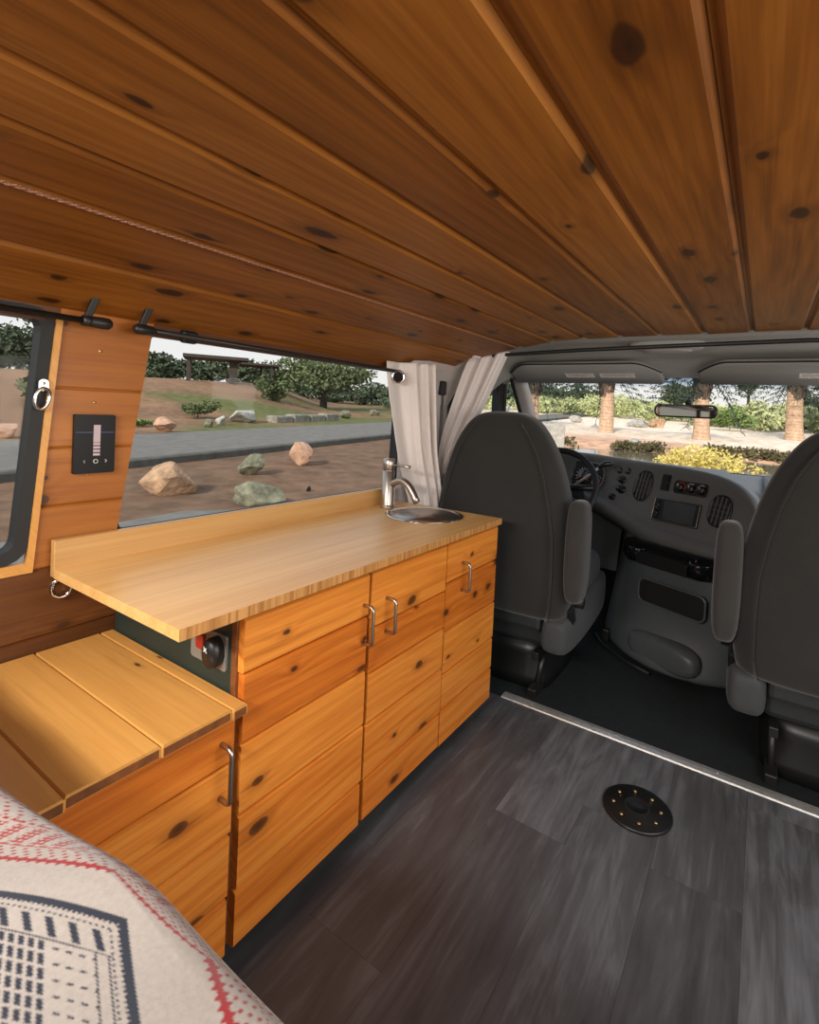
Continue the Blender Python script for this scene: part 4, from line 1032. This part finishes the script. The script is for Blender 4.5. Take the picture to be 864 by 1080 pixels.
while y < YE0-R_: prof_q.append((y, None)); y += 0.001
for k in range(0, 41): prof_q.append((YE0-R_, k/40))
for z in (0.50, 0.42, 0.36): prof_q.append((YE0, z))
for (py, a) in prof_q:
    r = []
    for x in xs:
        sh = (ye(x)-YE0)*max(0, min(1, (py-0.06)/(YE0-R_-0.06)))
        if a is None: p = (x, py+sh, ZT+qz(x, py)); pat = py+sh
        elif py != YE0: an = PI/2*a; p = (x, py+sh+R_*math.sin(an), ZT-R_+R_*math.cos(an)+qz(x, py+R_*math.sin(an))*(1-a)); pat = py+sh+R_*math.sin(an)+max(0, an-1.0)*R_*0.7
        else: p = (x, py+sh-0.004-0.004*math.sin(x*40), a); pat = py+0.1+(0.55-a)
        r.append(Vector(p))
        if -0.68 < x < -0.17 and py > 0.05:
            q4 = [quilt_col(x+i*0.0005-0.00025, pat+j*0.0005-0.00025) for i in (0, 1) for j in (0, 1)]; cc.append(tuple(sum(c[k] for c in q4)/4 for k in range(3)))
        else: cc.append(CREAM if hash((round(x, 1), round(pat, 1))) % 5 else RED)
    rows.append(r)
mb = MB(); mb.grid(rows); mb.col = cc
q = mb.build('quilt', M['quilt'], loc=(-0.35, -0.4, 0.6), recalc=False)
tag(q, 'cream bed quilt with red and black embroidered patterns in the near corner', 'quilt')
bf = thing('bed', (-0.35, -0.42, 0), 'low wooden platform bed with mattress, hidden under the embroidered quilt', 'bed')
mb = MB(); mb.box((-1.13, -1.03, 0.38), (0.44, 0.165, 0.575), 0.03, 3); mb.build('mattress', M['curtain'], bf)
mb = MB(); mb.box((-1.15, -1.03, 0.35), (0.46, 0.19, 0.379), 0.003); mb.build('deck', M['bench'], bf)
for x in (-1.12, 0.40):
    for y in (-1.0, 0.12): MB().box((x, y, 0), (x+0.04, y+0.04, 0.35), 0.002).build('leg', M['bench'], bf)

# ================================================================ OUTSIDE
def pondr(x, y):
    return ((x+2.6)/7.5)**2+((y-18.6-0.10*(x+2.6))/3.3)**2
def plane(x, y): return -0.75+0.03*y-0.015*x
def H(x, y):
    z = plane(x, y)
    r = math.hypot(x, y)
    if x < 0:
        d = -x; k = 1-sstep(0.75, 1.05, y/max(d, 0.1))
        z += 2.1*sstep(20.5, 40, d)*k
    if r > 4 and not (-19 < x+0.1*y < -9):
        z += (noise.noise(Vector((x*0.35, y*0.35, 0)))*0.10+noise.noise(Vector((x*0.09, y*0.09, 3)))*0.25*sstep(20, 50, r))*sstep(4, 9, r)
    q = pondr(x, y)
    if y > 5: z -= 0.45*(1-sstep(0.75, 1.05, q))
    if r > 90: z -= 0.03*(r-90)
    return z
mb = MB(); rad = [1.5]
while rad[-1] < 170: rad.append(rad[-1]*1.045)
NA = 260; rows = []; cc = []
DIRT, DIRT2, GRASS, SAND, BANK, SCRUB, MULCH = lin(130,100,78), lin(152,118,90), lin(104,106,62), lin(250,228,204), lin(216,172,142), lin(196,182,134), lin(112,90,72)
def mixc(a, b, t): return tuple(lerp(p, q, t) for p, q in zip(a, b))
for r in rad:
    row = []
    for k in range(NA+1):
        a = math.radians(-30+270*k/NA); x, y = r*math.cos(a)-0.3, r*math.sin(a)+0.8
        row.append(Vector((x, y, H(x, y)))); d = -x
        n1 = noise.noise(Vector((x*0.12, y*0.12, 7))); n2 = noise.noise(Vector((x*0.5, y*0.5, 1)))
        left = sstep(0.35, 0.6, d/max(0.1, abs(y)+d*0.3)) if d > 0 else 0
        # left side
        cl_ = mixc(MULCH, DIRT, 0.5+0.5*n2)
        if d > 17: cl_ = mixc(mixc(DIRT, DIRT2, 0.5+n2), GRASS, sstep(-0.05, 0.2, n1+0.28*sstep(0.7, 1.1, y/max(d, 1))-0.2*sstep(26, 34, d)*(1-sstep(0.7, 0.9, y/max(d, 1)))))
        if d > 30: cl_ = mixc(cl_, DIRT2, 0.6*sstep(30, 36, d))
        # front side
        cf = mixc(BANK, SAND, sstep(24.5, 28.5, y+n2*1.5))
        cf = mixc(mixc(SCRUB, BANK, 0.5+n2), cf, sstep(19, 21, y))
        cf = mixc(cf, SCRUB, sstep(60, 75, y))
        row_c = mixc(cf, cl_, left); cc.append(row_c)
    rows.append(row)
mb.grid(rows); mb.col = cc
struct(mb.build('ground', M['ground'], recalc=False))
def strip(name, xa, xb, dz, mat, y0=-40, y1=70, n=110, label=None):
    mb = MB(); rows = []
    for k in range(n+1):
        y = lerp(y0, y1, k/n); rows.append([Vector((lerp(xa(y), xb(y), i/6), y, plane(lerp(xa(y), xb(y), i/6), y)+dz)) for i in range(7)])
    mb.grid(rows); return mb.build(name, mat, recalc=False)
near_x = lambda y: -10.1-0.122*y
far_x = lambda y: -16.4-0.088*y
struct(strip('road', near_x, far_x, 0.03, M['asphalt']))
def kerb(name, xf, h, w, y0=-40, y1=70):
    mb = MB(); rings = []
    for k in range(111):
        y = lerp(y0, y1, k/110); x = xf(y); z = plane(x, y)
        rings.append([Vector((x+w/2, y, z-0.2)), Vector((x+w/2, y, z+h-0.03)), Vector((x+w/2-0.03, y, z+h)), Vector((x-w/2+0.03, y, z+h)), Vector((x-w/2, y, z+h-0.03)), Vector((x-w/2, y, z-0.2))])
    mb.loft(rings, smooth=False); return mb.build(name, M['kerb'])
struct(kerb('kerb_near', near_x, 0.17, 0.3))
# strip of asphalt beside the van
struct(strip('parking_edge', lambda y: -1.3, lambda y: -6.55-0.0*y if y < 4.2 else -6.55+1.1*(y-4.2), 0.02, M['asphalt'], -20, 8.8, 30))

def rock(name, x, y, w, h, mat, label, seed, group=None, d=None, yaw=0):
    rr = random.Random(seed); bm = bmesh.new(); bmesh.ops.create_icosphere(bm, subdivisions=4, radius=1)
    cuts = []
    for k in range(15):
        v = Vector((rr.uniform(-1, 1), rr.uniform(-1, 1), rr.uniform(-0.6, 1))).normalized(); cuts.append((v, rr.uniform(0.45, 0.8)))
    d = d or w*0.8
    for v in bm.verts:
        for n_, c in cuts:
            q = v.co.dot(n_)
            if q > c: v.co -= n_*(q-c)*0.98
        v.co *= 1+0.07*noise.noise(v.co*2.5+Vector((seed, 0, 0)))+0.03*noise.noise(v.co*8+Vector((seed, 0, 0)))
    zmin = min(v.co.z for v in bm.verts); zmax = max(v.co.z for v in bm.verts); xm = max(abs(v.co.x) for v in bm.verts); ym = max(abs(v.co.y) for v in bm.verts)
    for v in bm.verts: v.co = Vector((v.co.x/xm*w/2, v.co.y/ym*d/2, (v.co.z-zmin)/(zmax-zmin)*h*1.12-h*0.12))
    o = MB().bm(bm, False, 0, Matrix.Translation((x, y, H(x, y))) @ Matrix.Rotation(yaw, 4, 'Z')).build(name, mat, loc=(x, y, H(x, y)))
    return tag(o, label, 'rock', group)
rock('boulder', -7.9, 4.55, 0.80, 0.52, M['rocktan'], 'large flat-topped tan boulder nearest the window pillar', 3, yaw=0.6)
rock('boulder', -8.85, 8.15, 0.70, 0.52, M['rockpink'], 'pinkish boulder right of the grey rocks, by the near kerb', 11, yaw=0.3)
rock('boulder', -8.3, 6.4, 0.52, 0.42, M['rockgrey'], 'pointed grey rock between the tan boulder and pinkish boulder', 21, yaw=0.9)
rock('boulder', -6.25, 4.95, 0.85, 0.36, M['rockgrey'], 'low grey lichened rock just above the counter backsplash', 31, yaw=0.7, d=0.6)
rock('boulder', -17.6, 9.9, 1.0, 0.58, M['rockpink'], 'orange boulder across the road under the tall slope', 41)
rock('stone', -19.9, 13.7, 0.62, 0.42, M['rockpale'], 'small white stone on the far road edge', 51)
rock('stone', -19.2, 12.6, 0.55, 0.36, M['rockgrey'], 'small dark stone beside the white stone across the road', 55)
rock('boulder', -20.6, 15.4, 1.6, 0.55, M['rockpale'], 'pale boulder at the left end of the stone kerb', 61, yaw=1.9)
rock('stone', -22.6, 24.4, 1.2, 0.5, M['rockgrey'], 'grey rock across the road right of the stone kerb', 71)
rock('stone', -24.0, 29.0, 0.9, 0.45, M['rockgrey'], 'farthest grey rock beside the left curtain', 72)
rock('stone', -6.6, 6.3, 0.10, 0.10, M['rubber'], 'tiny dark stone lying behind the backsplash', 73)
rock('boulder', -17.9, 5.4, 0.9, 0.42, M['rockpink'], 'reddish rock seen through the rear side window', 81)
rock('boulder', -18.9, 6.6, 0.9, 0.50, M['rockpale'], 'pale rock behind the reddish rock in the rear side window', 82)
# stone kerb across the road: four long blocks
for k in range(4):
    y = 17.4+k*1.35; x = far_x(y)-2.6-0.08*k; z = H(x, y)
    mb = MB(); mb.box((-0.35, -0.64, -0.2), (0.35, 0.655, 0.34+0.05*(k % 2)), 0.10, 3, mat=Matrix.Translation((x, y, z)) @ Matrix.Rotation(0.16, 4, 'Z'))
    tag(mb.build('kerb_block', M['blockst'], loc=(x, y, z)), ['leftmost grey stone block of the kerb across the road', 'second grey stone block from the left across the road', 'third grey stone block from the left across the road', 'rightmost grey stone block of the kerb across the road'][k], 'stone block', 'stone blocks across the road')

# foliage helpers
def leaves(mb, c, rx, ry, rz, n, size, rr, shell=0.55, mi=0):
    c = Vector(c)
    for _ in range(n):
        v = Vector((rr.gauss(0, 1), rr.gauss(0, 1), rr.gauss(0, 1))).normalized()*(shell+(1-shell)*rr.random())
        p = c+Vector((v.x*rx, v.y*ry, v.z*rz)); a = Vector((rr.gauss(0, 1), rr.gauss(0, 1), rr.gauss(0, 1))).normalized(); b = a.orthogonal().normalized()
        s = size*rr.uniform(0.6, 1.4); w = s*0.5
        mb.raw([p-a*s*0.5, p+b*w*0.5, p+a*s*0.5, p-b*w*0.5], [[0, 1, 2, 3]], False, mi)
def blobs(mb, c, rx, ry, rz, nb, n, size, rr):
    for _ in range(nb):
        v = Vector((rr.gauss(0, 1), rr.gauss(0, 1), rr.gauss(0, 1))).normalized()*rr.uniform(0.2, 0.75)
        k = rr.uniform(0.35, 0.6); leaves(mb, (c[0]+v.x*rx, c[1]+v.y*ry, c[2]+v.z*rz), rx*k, ry*k, rz*k, n, size, rr)
def tree(x, y, h, cw, ch, label, seed, leaf='leafdark', trunk_r=0.16, size=0.3, nb=16, n=170, name='tree', base_z=None):
    rr = random.Random(seed); z = H(x, y); t = thing(name, (x, y, z), label, 'tree')
    mb = MB(); top = h-ch*0.55
    mb.tube([(x, y, z-0.2), (x+0.05, y, z+top*0.5), (x, y+0.05, z+top)], [trunk_r*1.25, trunk_r, trunk_r*0.8], 10)
    for k in range(5):
        a = 2*PI*k/5+rr.random(); mb.tube([(x, y, z+top*0.85), (x+math.cos(a)*cw*0.16, y+math.sin(a)*cw*0.16, z+top+ch*0.15), (x+math.cos(a)*cw*0.32, y+math.sin(a)*cw*0.32, z+h-ch*0.4)], [trunk_r*0.6, trunk_r*0.4, trunk_r*0.15], 7)
    mb.build('trunk', M['bark'], t)
    mb = MB(); blobs(mb, (x, y, z+h-ch*0.5), cw*0.5, cw*0.5, ch*0.5, nb, n, size, rr); mb.build('foliage', M[leaf], t, recalc=False)
    return t
def bush(x, y, w, h, label, seed, leaf, size=0.16, nb=9, n=150, name='bush'):
    rr = random.Random(seed); z = H(x, y); mb = MB()
    mb.tube([(x, y, z-0.1), (x, y, z+h*0.5)], [0.04, 0.02], 6)
    blobs(mb, (x, y, z+h*0.45), w*0.5, w*0.5, h*0.5, nb, n, size, rr)
    return tag(mb.build(name, M[leaf], loc=(x, y, z), recalc=False), label, 'bush')
tree(-32.8, 32.6, 4.7, 10.5, 3.6, 'spreading dark green shade tree beyond the road, right of the shelter', 101, 'leafmid', 0.28, 0.34, 26, 200)
bush(-29.4, 23.9, 2.8, 1.75, 'round green bush beside the right post of the shelter', 102, 'leafmid', 0.25, 10, 160)
bush(-23, 14.5, 2.0, 1.0, 'low grey green shrub on the slope under the shelter', 103, 'leafmid', 0.14, 8, 140)
bush(-27.0, 9.3, 2.2, 1.5, 'dark shrub on the slope in the rear side window', 104, 'leafmid', 0.2, 8, 140)
bush(-20.5, 10.6, 1.2, 0.35, 'low tuft of green weeds by the orange boulder', 105, 'leafmidg', 0.12, 6, 100)
# ramada
rx, ry = -37.0, 26.2; rz = H(rx, ry); ra = thing('picnic_shelter', (rx, ry, rz), 'dark flat roofed picnic shelter on the rise beyond the road', 'shelter')
U2 = Vector((0.55, 0.83, 0)).normalized(); W2 = Vector((-0.83, 0.55, 0)).normalized(); Fm = frame((rx, ry, rz), U2, W2, (0, 0, 1))
mb = MB(); mb.box((-3.6, -1.6, 1.78), (1.2, 1.6, 2.05), 0.03, 1, mat=Fm); mb.build('roof', M['ramada'], ra)
mb = MB(); mb.box((0.6, -1.5, 1.52), (3.7, 1.5, 1.70), 0.03, 1, mat=Fm); mb.build('roof', M['ramada'], ra)
for (u, w, r_, hh) in ((-3.2, -1.2, 0.13, 1.8), (-3.2, 1.2, 0.13, 1.8), (0.1, -0.6, 0.32, 1.8), (2.4, -1.1, 0.11, 1.55), (3.1, -1.1, 0.11, 1.55), (2.4, 1.1, 0.11, 1.55)):
    mb = MB(); mb.box((u-r_, w-r_, -0.5), (u+r_, w+r_, hh), mat=Fm); mb.build('post', M['ramada'], ra)
# tree belt behind the rise on the left
rr = random.Random(77); mb = MB()
for k in range(20, 64):
    a = math.radians(99+k*1.35+rr.uniform(-0.6, 0.6)); r = rr.uniform(56, 74); x, y = r*math.cos(a), r*math.sin(a)
    h = rr.uniform(2.0, 3.5)+3.0*sstep(152, 168, math.degrees(a))+0.8*(1-sstep(118, 132, math.degrees(a))); w = rr.uniform(4.5, 8)
    blobs(mb, (x, y, H(x, y)+h*0.42), w*0.5, w*0.5, h*0.55, 7, 110, 0.55, rr)
tag(mb.build('treeline', M['leafdark'], recalc=False), 'dark belt of trees along the skyline beyond the park slope', 'trees', kind='stuff')

# ---- ahead of the van
mb = MB(); ring = []
for k in range(48):
    a = 2*PI*k/48; x = -2.6+7.5*math.cos(a)*0.985; y = 18.6+0.10*(x+2.6)+3.3*math.sin(a)*0.985; ring.append((x, y, plane(x, y)-0.17))
mb.raw(ring, [list(range(48))]); struct(mb.build('water', M['water'], recalc=False))
def palm(x, y, label, seed, hgt=3.0, r=0.40):
    rr = random.Random(seed); z = H(x, y); t = thing('palm_tree', (x, y, z), label, 'palm tree')
    mb = MB(); pts = []; R2 = []
    for k in range(16):
        q = k/15; pts.append((x+0.10*math.sin(q*2+seed), y, z-0.25+q*(hgt+1.6))); R2.append(r*(1.0-0.22*q)*(1+0.42*math.exp(-q*16))*(1+0.04*(k % 2)))
    mb.tube(pts, R2, 16); mb.build('trunk', M['palm'], t)
    # skirt of cut leaf bases
    mb = MB()
    for _ in range(260):
        a = rr.uniform(0, 2*PI); zz = rr.uniform(hgt-0.35, hgt+1.5); q = (zz-hgt+0.35)/1.85; r0 = r*0.85; ln = rr.uniform(0.3, 0.6); out = 0.12+0.35*q
        p = Vector((x+r0*math.cos(a), y+r0*math.sin(a), z+zz)); d_ = Vector((math.cos(a)*out, math.sin(a)*out, 0.5)).normalized(); s_ = Vector((-math.sin(a), math.cos(a), 0))*0.09
        mb.raw([p-s_, p+s_, p+d_*ln+s_*0.4, p+d_*ln-s_*0.4], [[0, 1, 2, 3]])
    mb.build('leaf_bases', M['skirt'], t, recalc=False)
    mb = MB()
    for k in range(54):
        a = rr.uniform(0, 2*PI); el = rr.uniform(-0.75, 1.1); L = rr.uniform(2.0, 2.8); base_ = Vector((x, y, z+hgt+1.25)); pr_ = None
        for i in range(9):
            q = i/8; dr = Vector((math.cos(a)*math.cos(el), math.sin(a)*math.cos(el), math.sin(el))); p = base_+dr*L*q+Vector((0, 0, -1.5*q*q))
            sd = Vector((-math.sin(a), math.cos(a), 0)); 
            if i > 1:
                for s_ in (-1, 1):
                    tip = p+sd*s_*0.42*(1-0.5*abs(q-0.5))+dr*0.22+Vector((0, 0, -0.16)); mb.raw([p, p+dr*0.09, tip], [[0, 1, 2]])
                    p2 = p+dr*L/16; tip = p2+sd*s_*0.40*(1-0.5*abs(q-0.5))+dr*0.22+Vector((0, 0, -0.14)); mb.raw([p2, p2+dr*0.09, tip], [[0, 1, 2]])
            if pr_ is not None: mb.raw([pr_-sd*0.02, pr_+sd*0.02, p+sd*0.015, p-sd*0.015], [[0, 1, 2, 3]])
            pr_ = p
    mb.build('fronds', M['frond'], t, recalc=False)
    return t
palm(-7.75, 30.2, 'palm with pale stout trunk left of the mirror, behind the steering wheel', 1, 2.35)
palm(-2.9, 30.8, 'palm with pale trunk standing directly behind the rear view mirror', 2, 2.4)
palm(1.5, 37.5, 'leaning palm at the right, beside the passenger headrest', 3, 2.7, 0.46)
palm(-13.2, 33.0, 'palm at the left end of the windshield beside the pillar', 4, 2.3)
palm(4.1, 46.0, 'palm at the right picture edge behind the leaning palm', 5, 2.7, 0.42)
rr = random.Random(12); mb = MB()
for k in range(120):
    x = rr.uniform(-48, 12); y = interp(x, [(-48, 62), (-20, 60), (-8, 54), (-3, 46), (12, 43)])+rr.uniform(0, 14); h = rr.uniform(1.9, 2.9); w = rr.uniform(2.8, 4.8)
    blobs(mb, (x, y, H(x, y)+h*0.45), w*0.5, w*0.5, h*0.55, 5, 90, 0.34, rr)
tag(mb.build('scrub_vegetation', M['leafpale'], recalc=False), 'pale green desert scrub growing behind the palms', 'scrub', kind='stuff')
rr = random.Random(15); mb = MB()
for k in range(34):
    x = rr.choice([rr.uniform(-50, -22), rr.uniform(-40, -22), rr.uniform(-12.5, -9.5), rr.uniform(4, 22)]); y = rr.uniform(82, 88); h = rr.uniform(4.2, 5.6); w = rr.uniform(5, 8)
    blobs(mb, (x, y, H(x, y)+h*0.5), w*0.5, w*0.5, h*0.5, 7, 110, 0.55, rr)
tag(mb.build('treeline', M['leafdark'], recalc=False), 'dark distant trees on the skyline ahead of the van', 'trees', kind='stuff')
tree(-2.1, 82, 7.4, 5.2, 4.0, 'round dark tree between the mirror palm and the leaning palm', 140, 'leafdark', 0.2, 0.35, 12, 150)
bush(-0.95, 12.6, 2.2, 1.15, 'yellow green bush just beyond the dashboard at the pond edge', 150, 'leafyel', 0.09, 14, 120)
bush(-1.9, 14.3, 1.1, 0.7, 'smaller yellow shrub left of the yellow green bush', 151, 'leafyel', 0.09, 8, 90)
bush(-0.45, 10.6, 0.9, 0.5, 'green bush at the foot of the yellow green bush', 152, 'leafmidg', 0.08, 8, 120)
bush(-2.2, 44.5, 3.2, 2.2, 'mid green bush right of the palm behind the mirror', 153, 'leafmidg', 0.26, 9, 160)
rr = random.Random(31); mb = MB()
for k in range(240):
    x = rr.uniform(-10, 5); y = 18.6+0.10*(x+2.6)+3.3*math.sqrt(max(0, 1-((x+2.6)/7.5)**2))+rr.uniform(-0.2, 0.4); 
    if noise.noise(Vector((x*0.6, 0, 5))) < -0.08: continue
    leaves(mb, (x, y, H(x, y)+0.08), 0.3, 0.2, 0.22, 26, 0.16, rr, 0.2)
tag(mb.build('bank_undergrowth', M['reed'], recalc=False), 'dark grass and litter along the far pond bank', 'grass', kind='stuff')
rock('boulder', -8.0, 41.0, 1.9, 0.55, M['rockpale'], 'pale boulder on the sand left of the mirror palm', 91)
rock('boulder', -6.9, 42.5, 1.4, 0.75, M['rocktan'], 'tan boulder on the sand beside the pale boulder', 92)
rock('stone', -13.2, 42, 1.2, 0.6, M['rockpale'], 'pale stone on the sand between the left palms', 93)
rock('stone', -4.6, 22.6, 0.7, 0.3, M['rockpale'], 'pale flat stone on the far pond bank', 94)
# pale block standing by the pond, behind the driver seat's headrest
bx_, by_ = -5.75, 15.9; bz = plane(bx_, by_)
mb = MB(); mb.box((-0.42, -0.4, -0.6), (0.42, 0.4, 0.98), 0.03, 2, mat=Matrix.Translation((bx_, by_, bz)) @ Matrix.Rotation(0.35, 4, 'Z'))
tag(mb.build('concrete_block', M['rockpale'], loc=(bx_, by_, bz)), 'pale mottled concrete block outside, seen past the driver seat shoulder', 'block')

# ================================================================ LIGHT AND CAMERA
w = bpy.data.worlds.new('World'); bpy.context.scene.world = w; w.use_nodes = True; nt = w.node_tree; nt.nodes.clear(); n = N(nt)
out = n.add('ShaderNodeOutputWorld'); bg = n.add('ShaderNodeBackground'); nt.links.new(bg.outputs[0], out.inputs[0])
zz = n.sep(n.add('ShaderNodeTexCoord').outputs['Generated'])[2]
n.put(bg.inputs['Color'], n.ramp(zz, [(0.0, (0.86, 0.83, 0.78)), (0.12, (0.80, 0.81, 0.82)), (0.6, (0.50, 0.60, 0.74))])); bg.inputs['Strength'].default_value = 1.15
def lamp(name, kind, loc, energy, color, rot=None, target=None, size=None, size_y=None, angle=None):
    l = bpy.data.lights.new(name, kind); l.energy = energy; l.color = color
    if kind == 'AREA': l.shape = 'RECTANGLE'; l.size = size; l.size_y = size_y or size
    if angle is not None: l.angle = angle
    o = bpy.data.objects.new(name, l); C.objects.link(o); o.location = loc
    d = Vector(target)-Vector(loc); o.rotation_euler = d.to_track_quat('-Z', 'Y').to_euler(); return o
lamp('sun_light', 'SUN', (0, -20, 15), 3.9, (1.0, 0.93, 0.82), target=(-2.5, 6, 0), angle=0.10)
lamp('side_fill_light', 'AREA', (0.75, 0.50, 0.95), 15, (1.0, 0.95, 0.88), target=(-0.8, 0.7, 0.40), size=1.5, size_y=0.5)  # area lamp added outside the unseen door gap to brighten cabinet and bench
lamp('rear_fill_light', 'AREA', (-0.60, -0.55, 1.25), 13, (1.0, 0.96, 0.9), target=(-0.70, 0.85, 0.35), size=1.0, size_y=0.12).data.spread = 1.9  # unseen lamp added inside, behind the camera, to brighten counter and bench
lamp('cab_fill_light', 'AREA', (0.78, 2.2, 1.0), 4, (0.88, 0.94, 1.0), target=(-0.6, 2.2, 0.75), size=0.5, size_y=0.35)  # lamp added outside the unseen cab window to brighten dash and headliner

sc = bpy.context.scene
cam = bpy.data.cameras.new('Camera'); co = bpy.data.objects.new('Camera', cam); C.objects.link(co); sc.camera = co
def rotm(a):
    rx, ry, rz = a; return (Matrix.Rotation(rz, 3, 'Z') @ Matrix.Rotation(rx, 3, 'X') @ Matrix.Rotation(ry, 3, 'Y'))
Rm = rotm((-0.026, -0.048, 0.58))
right, fwd, up = Rm.col[0], Rm.col[1], Rm.col[2]
co.matrix_world = Matrix(((right.x, up.x, -fwd.x, 0), (right.y, up.y, -fwd.y, 0), (right.z, up.z, -fwd.z, 1.0), (0, 0, 0, 1)))
cam.sensor_fit = 'HORIZONTAL'; cam.sensor_width = 36; cam.lens = 538.0/864*36
cam.shift_x = -(454.0-432)/864; cam.shift_y = (448.0-540)/864
cam.clip_start = 0.02; cam.clip_end = 500
sc.view_settings.view_transform = 'Standard'; sc.view_settings.look = 'None'; sc.view_settings.exposure = 0.0; sc.view_settings.gamma = 1.0
sc.cycles.max_bounces = 8; sc.cycles.diffuse_bounces = 4; sc.cycles.transparent_max_bounces = 8
